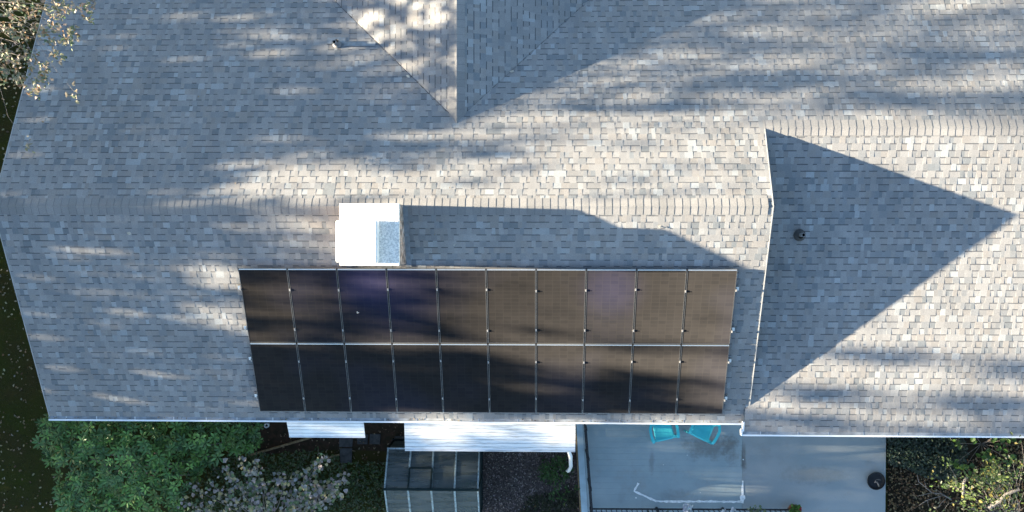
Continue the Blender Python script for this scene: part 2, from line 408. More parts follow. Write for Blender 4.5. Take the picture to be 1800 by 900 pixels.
def gutter(x0,x1,y,z):
    g=MB(); 
    prof=[(y+.005,z-.005),(y+.005,z-.10),(y-.075,z-.11),(y-.106,z-.05),(y-.106,z+.0),(y-.070,z+.004),(y-.070,z-.02)]
    for (ya,za),(yb,zb) in zip(prof[:-1],prof[1:]):
        g.quad([(x0,ya,za),(x0,yb,zb),(x1,yb,zb),(x1,ya,za)])
    for x in (x0,x1): g.quad([(x,a,b) for a,b in prof[:5]])
    o=g.build('gutter',M_white,house)
    t=MB(); t.box(x0+.01,x1-.01,y-.068,y+.003,z-.045,z-.018); t.build('gutter_guard',M_guard,o)
    x=x0+.4; hm=None
    while x<x1:
        if hm is None:
            b=MB(); b.box(-.012,.012,-.068,.0,-.02,-.014); hm=b.mesh('gutter_hanger',M_alu)
        put('gutter_hanger',hm,o,Matrix.Translation((x,y,z))); x+=rng.uniform(.55,.9)
    return o
gutter(XL-.03,XJ-.035,Ye,zS(Ye)); gutter(XJ-.03,XW,Ywe,zW(Ywe))
b=MB(); b.box(XJ-.062,XJ-.028,Ywe-.10,Ywe+.04,zW(Ywe)-.12,zW(Ywe)+.012); b.build('gutter_end',M_white,house,bevel=.008)

# chimney
ch=MB(); ch.box(-3.83,-2.70,-.54,.655,3.9,5.40); chim=ch.build('chimney',M_chim,house)
b=MB(); b.box(-3.83,-2.66,-.545,.66,5.38,5.455); b.build('chimney_crown',M_crown,chim,bevel=.018)
b=MB(); b.box(-3.845,-3.05,-.475,.325,5.45,5.72); b.build('flue',M_flue,chim,bevel=.03)
b=MB(); b.box(-3.88,-2.67,-.585,.70,3.9,4.0)
for (x0,x1,y0,y1) in ((-2.70,-2.60,-.60,.70),(-3.93,-3.83,-.60,.70)):
    b.quad([(x0,y0,zS(y0)+.025),(x1,y0,zS(y0)+.025),(x1,Yr,zr+.025),(x0,Yr,zr+.025)])
b.build('chimney_flashing',M_flash,chim)

# vents
def vent(p,n,mv,r=.043,h=.34,rb=.085):
    up=Vector((0,0,1))
    fl=MB(); 
    T=Matrix.Translation(p)@Vector((0,0,1)).rotation_difference(Vector(n)).to_matrix().to_4x4()
    o=None
    b=MB(); b.lathe([(rb,.014),(rb,.03),(rb*.8,.06),(r+.018,.13),(r+.008,.14),(r+.008,.02)],18)
    v=b.build('plumbing_vent',mv,house,T,smooth=False)
    b=MB(); b.lathe([(r,-.05),(r,h),(r*.78,h),(r*.78,h-.12)],16,p); b.build('vent_pipe',M_pipe,v)
    b=MB(); b.lathe([(0.0,h-.05),(r*.79,h-.05)],16,p); b.build('vent_bore',M_hole,v)
    return v
nN=Vector((0,m,1)).normalized(); nW=Vector((0,-m2,1)).normalized()
vent(onp('N',593,79),nN,M_pipe,rb=.10); vent(onp('W',1405,413),nW,M_boot,rb=.13)
fl=MB(); 
a=onp('N',576,66); bq=onp('N',607,77); c_=onp('N',655,79)
def patch(x0,x1,y0,y1,h,mt):
    q=MB(); q.quad([(x0,y0,zN(y0)+h),(x1,y0,zN(y0)+h),(x1,y1,zN(y1)+h),(x0,y1,zN(y1)+h)]); return q.build('vent_flashing',mt,house)
patch(a.x,bq.x,bq.y,a.y,.021,M_flash)
p1=onp('N',605,74); p2=onp('N',660,81); patch(p1.x,p2.x,p2.y,p1.y,.020,M_flash)

# ------------------------------------------------------------------ solar panels
PX0,PY0,PW,PLn=-6.20029,-.64957,1.03,3.54767
Us=Vector((1,0,0)); Vs=Vector((0,-cs,-m*cs)); Ns=Vector((0,-m*cs,cs))
Pp0=Vector((PX0,PY0,zS(PY0)))+Vector((0,0,.11/cs))
def panel_T(u,v): 
    p=Pp0+Us*u+Vs*v
    return Matrix(((Us.x,-Vs.x,Ns.x,p.x),(Us.y,-Vs.y,Ns.y,p.y),(Us.z,-Vs.z,Ns.z,p.z),(0,0,0,1)))
pw,ph=1.014,1.771
M_pv=bpy.data.materials.new('solar_glass'); M_pv.use_nodes=True
n=M_pv.node_tree.nodes; L=M_pv.node_tree.links; b=n['Principled BSDF']
tc=n.new('ShaderNodeTexCoord'); mp=n.new('ShaderNodeMapping'); L.new(tc.outputs['Object'],mp.inputs[0])
br=n.new('ShaderNodeTexBrick'); br.offset=0; br.inputs['Scale'].default_value=1; br.inputs['Brick Width'].default_value=.166; br.inputs['Row Height'].default_value=.085
br.inputs['Mortar Size'].default_value=.004; br.inputs['Color1'].default_value=(.005,.005,.005,1); br.inputs['Color2'].default_value=(.007,.0065,.0065,1); br.inputs['Mortar'].default_value=(.014,.013,.013,1)
L.new(mp.outputs[0],br.inputs['Vector'])
ns=n.new('ShaderNodeTexNoise'); ns.inputs['Scale'].default_value=3; ns.inputs['Detail'].default_value=6; geo=n.new('ShaderNodeNewGeometry'); L.new(geo.outputs['Position'],ns.inputs['Vector'])
mx=n.new('ShaderNodeMix'); mx.data_type='RGBA'; mx.blend_type='MULTIPLY'; mx.inputs[0].default_value=.5
L.new(br.outputs['Color'],mx.inputs[6]); L.new(ns.outputs['Color'],mx.inputs[7])
br2=n.new('ShaderNodeTexBrick'); br2.offset=0; br2.inputs['Scale'].default_value=1; br2.inputs['Brick Width'].default_value=.166; br2.inputs['Row Height'].default_value=.0858; br2.inputs['Mortar Size'].default_value=.006; br2.inputs['Mortar Smooth'].default_value=.3; br2.inputs['Color1'].default_value=(.135,.135,.150,1); br2.inputs['Color2'].default_value=(.165,.162,.174,1); br2.inputs['Mortar'].default_value=(.175,.171,.175,1)
L.new(mp.outputs[0],br2.inputs['Vector'])
ns.inputs['Scale'].default_value=1.7
mx2=n.new('ShaderNodeMix'); mx2.data_type='RGBA'; mx2.blend_type='OVERLAY'; mx2.inputs[0].default_value=.35; L.new(br2.outputs['Color'],mx2.inputs[6]); L.new(ns.outputs['Fac'],mx2.inputs[7])
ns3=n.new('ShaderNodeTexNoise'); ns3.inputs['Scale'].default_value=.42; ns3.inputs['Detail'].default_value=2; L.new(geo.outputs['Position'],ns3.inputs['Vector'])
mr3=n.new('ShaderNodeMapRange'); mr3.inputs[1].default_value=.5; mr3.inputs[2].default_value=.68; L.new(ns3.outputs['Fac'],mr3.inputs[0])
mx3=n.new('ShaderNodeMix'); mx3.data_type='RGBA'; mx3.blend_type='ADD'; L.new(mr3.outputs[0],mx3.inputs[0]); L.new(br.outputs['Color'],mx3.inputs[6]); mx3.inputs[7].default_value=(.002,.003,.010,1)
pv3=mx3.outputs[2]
for (px,py,rad) in ((690,500,1.5),(1075,505,.9),(640,490,.8)):      # violet sky reflection painted into the glass colour of a few modules
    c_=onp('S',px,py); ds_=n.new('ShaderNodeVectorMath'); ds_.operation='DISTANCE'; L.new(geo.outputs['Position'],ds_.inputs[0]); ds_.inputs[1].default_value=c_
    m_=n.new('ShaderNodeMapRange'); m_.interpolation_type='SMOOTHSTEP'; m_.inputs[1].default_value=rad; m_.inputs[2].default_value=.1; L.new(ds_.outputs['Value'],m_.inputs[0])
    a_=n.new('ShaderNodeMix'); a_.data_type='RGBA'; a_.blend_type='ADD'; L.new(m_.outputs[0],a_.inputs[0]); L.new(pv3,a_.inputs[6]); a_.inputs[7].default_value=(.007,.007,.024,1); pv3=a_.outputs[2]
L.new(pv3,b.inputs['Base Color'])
b.inputs['Roughness'].default_value=.22
vel=n.new('ShaderNodeBsdfSheen'); vel.distribution='ASHIKHMIN'; vel.inputs['Color'].default_value=(.21,.20,.215,1); vel.inputs['Roughness'].default_value=.45
L.new(mx2.outputs[2],vel.inputs['Color']); add=n.new('ShaderNodeAddShader'); L.new(b.outputs[0],add.inputs[0]); L.new(vel.outputs[0],add.inputs[1]); L.new(add.outputs[0],n['Material Output'].inputs[0])
b.inputs['Specular IOR Level'].default_value=.06
b.inputs['Sheen Weight'].default_value=1.0; b.inputs['Sheen Roughness'].default_value=.3; b.inputs['Sheen Tint'].default_value=(1,.85,.7,1)
M_pvb=M_pv.copy(); M_pvb.name='solar_glass_sky_sheen'  # copy with bluer cell colours, painted in for reflected sky
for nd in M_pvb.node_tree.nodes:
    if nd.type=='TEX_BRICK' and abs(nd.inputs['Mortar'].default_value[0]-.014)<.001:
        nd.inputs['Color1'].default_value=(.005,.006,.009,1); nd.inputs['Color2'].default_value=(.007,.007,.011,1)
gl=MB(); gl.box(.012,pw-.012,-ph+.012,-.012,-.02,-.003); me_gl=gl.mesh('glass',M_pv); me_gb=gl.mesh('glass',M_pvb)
fr=MB()
for (x0,x1,y0,y1) in ((0,.013,-ph,0),(pw-.013,pw,-ph,0),(.013,pw-.013,-ph,-ph+.014)): fr.box(x0,x1,y0,y1,-.04,0)
me_fr=fr.mesh('frame',M_frame)
tr_=MB(); tr_.box(.013,pw-.013,-.024,0,-.04,.001); me_tr=tr_.mesh('top_rail',M_alu)
ords=['first','second','third','fourth','fifth','sixth','seventh','eighth','ninth','tenth']
for r_ in range(2):
    for k in range(10):
        col_='violet sky-tinged' if (r_==0 and k==7) else 'brownish' if (r_==0 and k>4) else ('bluish sky-tinged' if r_==0 and k in (1,2,3) else 'black')
        row_='upper' if r_==0 else 'lower'
        extra=' just under the white chimney' if r_==0 and k==2 else (' beside the bare shingle strip' if k==9 else (' at the left end' if k==0 else ''))
        T=panel_T(k*PW+.008,r_*(PLn*.5055))
        t=thing('solar_panel',f'{col_} solar panel, {ords[k]} from left in the {row_} row{extra}','solar panel',group='solar panels on the front roof slope',T=T)
        for nm,me in (('frame',me_fr),('top_rail',me_tr),('glass',me_gl)):
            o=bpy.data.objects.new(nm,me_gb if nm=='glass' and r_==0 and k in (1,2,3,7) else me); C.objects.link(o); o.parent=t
cl=MB(); cl.box(-.014,.014,-.026,.026,-.03,.010); cl.box(-.008,.008,-.008,.008,.012,.02); me_cl=cl.mesh('clamp',mat('clamp_metal',(.36,.35,.34),.5,.4,metal=.6))
fo=MB(); fo.box(-.03,.03,-.04,.04,-.075,.0); me_fo=fo.mesh('roof_foot',M_alu)
for i,fv in enumerate((.27*.505,.81*.505,.505+.25*.495,.505+.80*.495)):
    v=PLn*fv; T=panel_T(0,v)
    t=thing('mounting_rail',('uppermost','second','third','lowest')[i]+' aluminium rail clamped under the solar panels','rail',group='rails under the solar panels',T=T)
    b=MB(); b.box(-.07,10.37,-.02,.02,-.085,-.045); me=b.mesh('rail_bar',M_alu); o=bpy.data.objects.new('rail_bar',me); C.objects.link(o); o.parent=t
    for k in range(11):
        o=bpy.data.objects.new('clamp',me_cl); C.objects.link(o); o.parent=t; o.location=(k*PW+(.0 if 0<k<10 else (-.012 if k==0 else .012)),rng.uniform(-.02,.02),0)
    for x in (-.04,2,4,6,8,10.34):
        o=bpy.data.objects.new('roof_foot',me_fo); C.objects.link(o); o.parent=t; o.location=(x,.03,-.03)

# ------------------------------------------------------------------ awnings
M_awn=mat('awning_white',(.76,.78,.79),.5,.3,noise=.12,nscale=4)
M_awd=mat('awning_streaked',(.78,.79,.79),.55,.3)
n=M_awd.node_tree.nodes; L=M_awd.node_tree.links
tc=n.new('ShaderNodeNewGeometry'); mp=n.new('ShaderNodeMapping'); mp.inputs['Scale'].default_value=(2.2,26,10); L.new(tc.outputs['Position'],mp.inputs[0])
ns=n.new('ShaderNodeTexNoise'); ns.inputs['Scale'].default_value=1.2; ns.inputs['Detail'].default_value=7; L.new(mp.outputs[0],ns.inputs['Vector'])
rp=n.new('ShaderNodeValToRGB'); rp.color_ramp.elements[0].position=.34; rp.color_ramp.elements[0].color=(.46,.46,.45,1); rp.color_ramp.elements[1].position=.5; rp.color_ramp.elements[1].color=(.70,.71,.71,1)
L.new(ns.outputs['Fac'],rp.inputs['Fac']); L.new(rp.outputs['Color'],n['Principled BSDF'].inputs['Base Color'])
def awning(label,x0,x1,y0,y1,z0,z1,ns_,mt,skew=0.):
    t=thing('awning',label,'awning',((x0+x1)/2,y0,z0))
    for k in range(ns_):
        f0=k/ns_; f1=(k+1)/ns_; ya=y0+(y1-y0)*f0; yb=y0+(y1-y0)*f1+.0050
        za=z0+(z1-z0)*f0; zb=z0+(z1-z0)*f1
        b=MB(); xa,xb=x0+skew*f0,x0+skew*f1
        slab(b,[(xb,yb,zb-.001),(x1,yb,zb-.001),(x1,ya,za+.004),(xa,ya,za+.004)],.02)
        b.build('slat',mt,t)
    b=MB(); b.bar((x0+skew+.0,y1-.005,z1-.012),(x1,y1-.005,z1-.012),.025,.05); b.build('front_edge',mt,t)
    for x in (x0+.15,x1-.15):
        b=MB(); b.bar((x,y1+.1,z1-.04),(x,Ye+.44,z1-.5),.03,.03); b.build('bracket',mt,t)
    return t
awning('small white ribbed awning below the gutter, left of the greenhouse',-5.74,-3.96,-4.0,-4.60,2.36,2.06,7,M_awn,.02)
aw=awning('wide white slatted awning with grey dirt streaks beside the deck',-3.01,.87,-4.0,-4.85,2.42,2.26,10,M_awd)
# downspout at its end
pe=at(1001,800,2.15); q1=at(1003,820,.9); 
b=MB(); b.tube([(.72,-4.80,2.2),(.74,-4.92,2.1),at(1003,802,1.9),at(1003,812,1.3),at(1003.5,820,.9),at(1000,827,.55),at(997,828,.45)],.045,8)
ds=b.build('downspout',M_white,smooth=True); tag(ds,'white downspout with a bent end at the corner of the wide awning','downspout')

# ------------------------------------------------------------------ deck, patio, railing
M_deckp=mat('blue_grey_deck_paint',(.26,.325,.345),.75,.2,col2=(.31,.365,.38),nscale=1.6,bump=.25,bscale=25)
M_conc=mat('patio_concrete',(.25,.285,.295),.8,.2,col2=(.30,.32,.325),nscale=1.1,bump=.3,bscale=30)
for mt in (M_deckp,M_conc):     # worn brown stains
    n=mt.node_tree.nodes; L=mt.node_tree.links; bb=n['Principled BSDF']; src=bb.inputs['Base Color'].links[0].from_socket
    geo=n.new('ShaderNodeNewGeometry'); ns=n.new('ShaderNodeTexNoise'); ns.inputs['Scale'].default_value=.9; ns.inputs['Detail'].default_value=9; ns.inputs['Roughness'].default_value=.75
    L.new(geo.outputs['Position'],ns.inputs['Vector']); rp=n.new('ShaderNodeValToRGB'); rp.color_ramp.elements[0].position=.52; rp.color_ramp.elements[1].position=.75; rp.color_ramp.elements[1].color=(.55,.55,.55,1)
    L.new(ns.outputs['Fac'],rp.inputs['Fac']); mx=n.new('ShaderNodeMix'); mx.data_type='RGBA'; L.new(rp.outputs['Color'],mx.inputs[0]); L.new(src,mx.inputs[6]); mx.inputs[7].default_value=(.22,.21,.19,1); 
    prev=mx.outputs[2]; pw_=n.new('ShaderNodeTexNoise'); pw_.inputs['Scale'].default_value=3.5; pw_.inputs['Detail'].default_value=9; pw_.inputs['Roughness'].default_value=.8; L.new(geo.outputs['Position'],pw_.inputs['Vector'])
    for (px,py,rx_,ry_,st_) in ((1245,785,1.1,.55,.6),(1285,790,.35,.75,.5),(1146,812,.12,.6,.4),(1307,805,.12,.7,.8),(1190,870,.9,.25,.35),(1345,800,.25,.5,.15),(1092,875,.15,.3,.15),(1430,835,1.4,.4,.35)):
        c_=at(px,py,.3); sb=n.new('ShaderNodeVectorMath'); sb.operation='SUBTRACT'; sb.inputs[1].default_value=c_; L.new(geo.outputs['Position'],sb.inputs[0])
        ml=n.new('ShaderNodeVectorMath'); ml.operation='MULTIPLY'; ml.inputs[1].default_value=(1/rx_,1/ry_,1); L.new(sb.outputs[0],ml.inputs[0])
        ln=n.new('ShaderNodeVectorMath'); ln.operation='LENGTH'; L.new(ml.outputs[0],ln.inputs[0])
        m1=n.new('ShaderNodeMapRange'); m1.inputs[1].default_value=1.15; m1.inputs[2].default_value=.2; m1.inputs[3].default_value=-.32; m1.inputs[4].default_value=.22; L.new(ln.outputs['Value'],m1.inputs[0])
        ad=n.new('ShaderNodeMath'); ad.operation='ADD'; L.new(m1.outputs[0],ad.inputs[0]); L.new(pw_.outputs['Fac'],ad.inputs[1])
        m3=n.new('ShaderNodeMapRange'); m3.inputs[1].default_value=.45; m3.inputs[2].default_value=.72; m3.inputs[3].default_value=0; m3.inputs[4].default_value=st_; L.new(ad.outputs[0],m3.inputs[0])
        mm=n.new('ShaderNodeMix'); mm.data_type='RGBA'; L.new(m3.outputs[0],mm.inputs[0]); L.new(prev,mm.inputs[6]); mm.inputs[7].default_value=(.13,.125,.115,1); prev=mm.outputs[2]
    L.new(prev,bb.inputs['Base Color'])
ZD=.30
deck=thing('deck','blue grey painted wooden deck with a white painted outline','deck',(3,-5.4,0))
A0=at(1013,746,ZD); A1=at(1022.5,905,ZD); XB=at(1305,800,ZD).x
dslope=(A1.x-A0.x)/(A1.y-A0.y)
def xleft(y): return A0.x+(y-A0.y)*dslope
y=Ye+.45; yend=A1.y; bw=.145
while y-bw>yend-.05:
    b=MB(); ya,yb=y,y-bw+.0015; x0a,x0b=xleft(ya)+.16,xleft(yb)+.16
    dz=0
    slab(b,[(x0b,yb,ZD+dz),(XB,yb,ZD+dz),(XB,ya,ZD+dz),(x0a,ya,ZD+dz)],.03)
    b.build('deck_board',M_deckp,deck); y-=bw
b=MB(); slab(b,[(xleft(yend),yend,ZD+.003),(xleft(yend)+.155,yend,ZD+.003),(xleft(Ye+.45)+.155,Ye+.45,ZD+.003),(xleft(Ye+.45),Ye+.45,ZD+.003)],.03); b.build('border_board',mat('pale_deck_paint',(.38,.49,.54),.7,.2,noise=.12,nscale=4),deck)
b=MB(); slab(b,[(xleft(yend)-.035,yend,ZD-.03),(xleft(yend)-.004,yend,ZD-.03),(xleft(Ye+.45)-.004,Ye+.45,ZD-.03),(xleft(Ye+.45)-.035,Ye+.45,ZD-.03)],.26); b.build('fascia_board',M_wood,deck)
b=MB(); b.box(xleft(yend)+.05,XB-.01,yend+.02,Ye+.4,.0,ZD-.06); b.build('deck_frame',M_hole,deck)
M_chalk=mat('white_line_paint',(.80,.82,.82),.8,.2,noise=.2,nscale=16)
def line(pts,w_,h=.008):
    b=MB(); P=[at(*p,ZD+h) for p in pts]; sub=[]
    for p,q in zip(P[:-1],P[1:]):
        k=max(2,int((q-p).length/.06))
        for i in range(k): sub.append(p.lerp(q,i/k))
    sub.append(P[-1]); prev=None
    for i,p in enumerate(sub):
        d=(sub[min(i+1,len(sub)-1)]-sub[max(i-1,0)]).normalized(); s=Vector((-d.y,d.x,0))
        wl_=w_*rng.uniform(.55,1.35)/2; s2=s*rng.uniform(-.006,.006)
        cur=(p+s*wl_+s2,p-s*wl_+s2)
        if prev: b.quad([prev[0],prev[1],cur[1],cur[0]])
        prev=cur
    return b.build('paint_line',M_chalk,deck)
line([(1122,849),(1114.5,863.5),(1153,881),(1180,881.5),(1250,881.5),(1303,882),(1305,872)],.05)
line([(1305.5,875),(1305,862),(1306,845)],.045,.010); line([(1303,884),(1307,870)],.11,.012)
for (px,py,r_) in ((1118,875,.02),(1208,800,.012),(1306.5,808,.018),(1166,817,.01),(1231,866,.012)):
    b=MB(); c=at(px,py,ZD+.008); b.quad([(c.x+r_*math.cos(t_*1.05)*rng.uniform(.7,1.2),c.y+r_*math.sin(t_*1.05)*rng.uniform(.7,1.2),c.z) for t_ in range(6)]); b.build('paint_spot',M_chalk,deck)
XP1=at(1557,820,ZD).x
b=MB(); slab(b,[(XB+.005,-7.6,ZD),(XP1,-7.6,ZD),(XP1,Ywe+.5,ZD),(XB+.005,Ywe+.5,ZD)],.3); struct(b.build('patio',M_conc))
# railing
rl=thing('railing','black metal baluster railing round the left and front of the deck','railing',at(1038,895,ZD))
ZB=ZD+.09; ZT=ZD+.98
ra=at(1027,742,ZB); rb=at(1038.5,894.5,ZB); rc=at(1388,896,ZB)
for z in (ZB,ZT):
    b=MB(); 
    for p,q in ((ra,rb),(rb,rc)):
        p=p.copy();q=q.copy();p.z=z;q.z=z; b.bar(p,q,.035,.035)
    b.build('handrail' if z==ZT else 'bottom_rail',M_rail,rl)
bmesh_=MB(); bmesh_.box(-.009,.009,-.009,.009,0,ZT-ZB); me_b=bmesh_.mesh('baluster',M_rail)
pm=MB(); pm.box(-.028,.028,-.028,.028,-.09,ZT-ZB+.05); me_p=pm.mesh('post',M_rail)
for p,q in ((ra,rb),(rb,rc)):
    d=q-p; k=int(d.length/.125)
    for i in range(1,k): put('baluster',me_b,rl,Matrix.Translation(p+d*(i/k)))
    for i in range(0,4): put('post',me_p,rl,Matrix.Translation(p+d*(i/3)))

# ------------------------------------------------------------------ chairs
def chair(label,px,py,face):
    p=at(px,py,ZD+.42); p.z=ZD; fx,fy=face; a=math.atan2(fy,fx)+math.pi/2
    T=Matrix.Translation(p)@Matrix.Rotation(a,4,'Z')      # chair faces local -Y
    t=thing('patio_chair',label,'chair',group='turquoise chairs on the deck',T=T)
    def part(name,mb,bevel=0,smooth=True):
        me=mb.mesh(name,M_teal)
        import bmesh
        bm=bmesh.new(); bm.from_mesh(me); bmesh.ops.remove_doubles(bm,verts=bm.verts,dist=1e-5)
        if bevel: bmesh.ops.bevel(bm,geom=list(bm.edges),offset=bevel,segments=2,affect='EDGES')
        bm.to_mesh(me); bm.free()
        o=bpy.data.objects.new(name,me); C.objects.link(o); o.parent=t; return o
    # seat: dished sheet with rolled front and thickness
    sx=[-1,-.9,-.6,-.2,.2,.6,.9,1]; sy=[0,.04,.12,.24,.36,.45,.48]
    def P(u,vv,top):
        f=vv/.48; hw=.245-.03*f; dish=.022*(1-abs(u)**2)*math.sin(math.pi*min(1,f*1.1+.05)) ; roll=-.035*max(0,1-vv/.06)**2
        rnd=.03*(max(0,abs(u)-.8)/.2)**2 if vv<.05 else 0
        return (u*hw,-.25+vv+rnd,.42-.03*f-dish+roll-.015*(abs(u)>.95)-(0 if top else .018))
    b=MB()
    for i in range(len(sx)-1):
        for j in range(len(sy)-1):
            q=[(i,j),(i+1,j),(i+1,j+1),(i,j+1)]
            b.quad([P(sx[k],sy[l],True) for k,l in q]); b.quad([P(sx[k],sy[l],False) for k,l in q][::-1])
    for i in range(len(sx)-1):
        for j in (0,len(sy)-1): b.quad([P(sx[i],sy[j],True),P(sx[i],sy[j],False),P(sx[i+1],sy[j],False),P(sx[i+1],sy[j],True)])
    for j in range(len(sy)-1):
        for i in (0,len(sx)-1): b.quad([P(sx[i],sy[j],True),P(sx[i],sy[j+1],True),P(sx[i],sy[j+1],False),P(sx[i],sy[j],False)])
    part('seat',b)
    # backrest: curved panel leaning back
    b=MB(); nx=9
    def Q(i,j,th):
        u=-1+2*i/(nx-1); f=j/5; hw=.20+.05*f-.06*max(0,f-.8)*5*.3
        return (u*hw,.22+.16*f-.05*u*u*-1*-1+.02*th*0+ (.018 if th else 0),.41+.46*f-.05*u*u*max(0,f-.6))
    for i in range(nx-1):
        for j in range(5):
            for th in (0,1): 
                q=[Q(i,j,th),Q(i+1,j,th),Q(i+1,j+1,th),Q(i,j+1,th)]; b.quad(q if th==0 else q[::-1])
    for i in range(nx-1):
        for j in (0,5): b.quad([Q(i,j,0),Q(i,j,1),Q(i+1,j,1),Q(i+1,j,0)])
    for j in range(5):
        for i in (0,nx-1): b.quad([Q(i,j,0),Q(i,j+1,0),Q(i,j+1,1),Q(i,j,1)])
    part('backrest',b)
    for s in (-1,1):
        # arm: a flat band curving from the back round to the front leg
        path=[(.20,.30,.66),(.27,.25,.66),(.315,.16,.655),(.325,.04,.65),(.318,-.06,.645),(.308,-.15,.635),(.30,-.195,.60),(.298,-.205,.52)]
        b=MB(); w_=.034; prev=None; pts=[Vector((s*x,y,z)) for x,y,z in path]
        for i,p_ in enumerate(pts):
            d=(pts[min(i+1,len(pts)-1)]-pts[max(i-1,0)]).normalized(); si=d.cross(Vector((0,0,1)))
            if si.length<.3: si=Vector((s,0,0))
            si.normalize(); up=si.cross(d).normalized()*.009
            cur=[p_+si*w_+up,p_-si*w_+up,p_-si*w_-up,p_+si*w_-up]
            if prev:
                for k in range(4): b.quad([prev[k],prev[(k+1)%4],cur[(k+1)%4],cur[k]])
            else: b.quad(cur[::-1])
            prev=cur
        b.quad(prev); part('arm',b)
        for (x,y,x2,y2,zt) in ((.298,-.205,.305,-.27,.53),(.215,.23,.27,.36,.42)):
            b=MB(); pts=[(s*x,y,zt),(s*(x+x2)/2,(y+y2)/2,zt/2),(s*x2,y2,0)]
            b.tube(pts,[.032,.026,.022],6); part('leg',b)
        b=MB(); b.bar((s*.2,-.19,.40),(s*.298,-.205,.44),.07,.016); part('arm_bracket',b)
    return t
chair('turquoise plastic armchair under the gutter, the left of two',1166,757,(.23,-.97))
chair('turquoise plastic armchair turned left, nearer the roof corner',1236,755,(-.43,-.90))

# ------------------------------------------------------------------ bowl with twig, pipe end, edging, stones
c=at(1541,846,ZD+.1); c.z=ZD
t=thing('round_tray','shallow round black tray at the right edge of the patio','tray',c)
b=MB(); b.lathe([(0,.03),(.17,.03),(.195,.05),(.205,.075),(.21,.075),(.205,.03),(.16,0.006),(0,.006)],28,c); b.build('bowl',M_black,t)
b=MB(); b.tube([(c.x+.213*math.cos(a_),c.y+.213*math.sin(a_),c.z+.076) for a_ in np.linspace(0,2*math.pi,29)],.009,6); b.build('rim',M_black,t)
b=MB(); b.tube([at(1537,848,.40),at(1541,847,.42),at(1544,851,.40),at(1545,855,.38)],[.012,.018,.02,.012],6); b.tube([at(1538,849,.41),at(1539,844,.42),at(1543,843,.42),at(1549,844,.40)],[.01,.008,.008,.004],6)
tag(b.build('dead_twig',M_pale_bark,smooth=True),'pale curled twig lying in the round black tray','twig')
c=at(468,748.5,.12)
b=MB(); b.lathe([(.038,-.1),(.058,-.1),(.058,.0),(.038,.0),(.038,-.1)],20,c); tag(b.build('drain_pipe',M_white),'open white pipe end standing in dark soil beside the small awning','pipe')
b=MB(); b.bar(at(437,800.5,.05),at(556,766,.05),.05,.10); b.bar(at(470,790.2,.08),at(530,773,.08),.02,.06); tag(b.build('garden_edging',M_wood),'long weathered timber edging running up to the small awning','edging')
b=MB(); b.bar(at(546,812,.05),at(597,799,.05),.035,.08); tag(b.build('garden_edging',M_wood),'short timber edging ending at the grey stone path','edging')
def stone(label,poly,h=.05):
    b=MB(); slab(b,[at(px,py,h) for px,py in poly][::-1],h); tag(b.build('paver',M_stone,bevel=.008),label,'paving stone','paving stones by the greenhouse')
stone('long grey paver running down from the small awning',[(596,760),(621,760),(619,786),(596,786)]); stone('grey paver at the lower end of the short path',[(597,788),(619,788),(618,814),(598,814)])
stone('square dark paver right of the small awning',[(650,763),(669,763),(668,781),(649,781)]); stone('mossy dark paver between the square one and the awning',[(627,764),(647,764),(646,781),(628,781)])
stone('dark paver partly covered by the wide awning',[(694,767),(730,767),(730,786),(690,786)])

# ------------------------------------------------------------------ greenhouse
ze,zt=.95,1.5
gx0,gx1,gyn,gyr=at(676,858,zt).x,at(840,860,zt).x,at(683,788,ze).y,at(760,860,zt).y
gys=2*gyr-gyn
gh=thing('greenhouse','small green framed greenhouse with clouded panes below the wide awning','greenhouse',((gx0+gx1)/2,gyr,0))
M_pane=bpy.data.materials.new('clouded_pane'); M_pane.use_nodes=True
n=M_pane.node_tree.nodes; L=M_pane.node_tree.links; b_=n['Principled BSDF']
b_.inputs['Base Color'].default_value=(.105,.125,.130,1); b_.inputs['Roughness'].default_value=.3; b_.inputs['Specular IOR Level'].default_value=.25
tp=n.new('ShaderNodeBsdfTransparent'); tp.inputs[0].default_value=(.62,.74,.70,1)
geo=n.new('ShaderNodeNewGeometry'); ns=n.new('ShaderNodeTexNoise'); mp=n.new('ShaderNodeMapping'); mp.inputs['Scale'].default_value=(.8,5,5); L.new(geo.outputs['Position'],mp.inputs[0]); L.new(mp.outputs[0],ns.inputs['Vector']); ns.inputs['Scale'].default_value=1.6
mr=n.new('ShaderNodeMapRange'); mr.inputs[1].default_value=.35; mr.inputs[2].default_value=.7; mr.inputs[3].default_value=.25; mr.inputs[4].default_value=.6; L.new(ns.outputs['Fac'],mr.inputs[0])
mx=n.new('ShaderNodeMixShader'); L.new(mr.outputs[0],mx.inputs[0]); L.new(b_.outputs[0],mx.inputs[1]); L.new(tp.outputs[0],mx.inputs[2]); L.new(mx.outputs[0],n['Material Output'].inputs[0])
bx=[gx0+(gx1-gx0)*i/4 for i in range(5)]
for i in range(5):
    for (ya,za,yb,zb) in ((gyn,ze,gyr,zt),(gyr,zt,gys,ze)):
        b=MB(); b.bar((bx[i],ya,za),(bx[i],yb,zb),.036 if i in(0,4) else .042,.03); 
        b.bar((bx[i]-.0,ya,za+.018),(bx[i]-.0,yb,zb+.018),.012,.012)
        b.build('rafter',M_ghf,gh)
for i in range(4):
    for (ya,za,yb,zb) in ((gyn,ze,gyr,zt),(gyr,zt,gys,ze)):
        b=MB(); e_=.02
        slab(b,[(bx[i]+e_,ya,za-.004),(bx[i+1]-e_,ya,za-.004),(bx[i+1]-e_,yb,zb-.004),(bx[i]+e_,yb,zb-.004)][::(-1 if ya>yb else 1)],.006); b.build('roof_pane',M_pane,gh)
    for y_ in (gyn,gys):
        b=MB(); b.box(bx[i]+.02,bx[i+1]-.02,y_-.004,y_+.004,.1,ze-.02); b.build('side_pane',M_pane,gh)
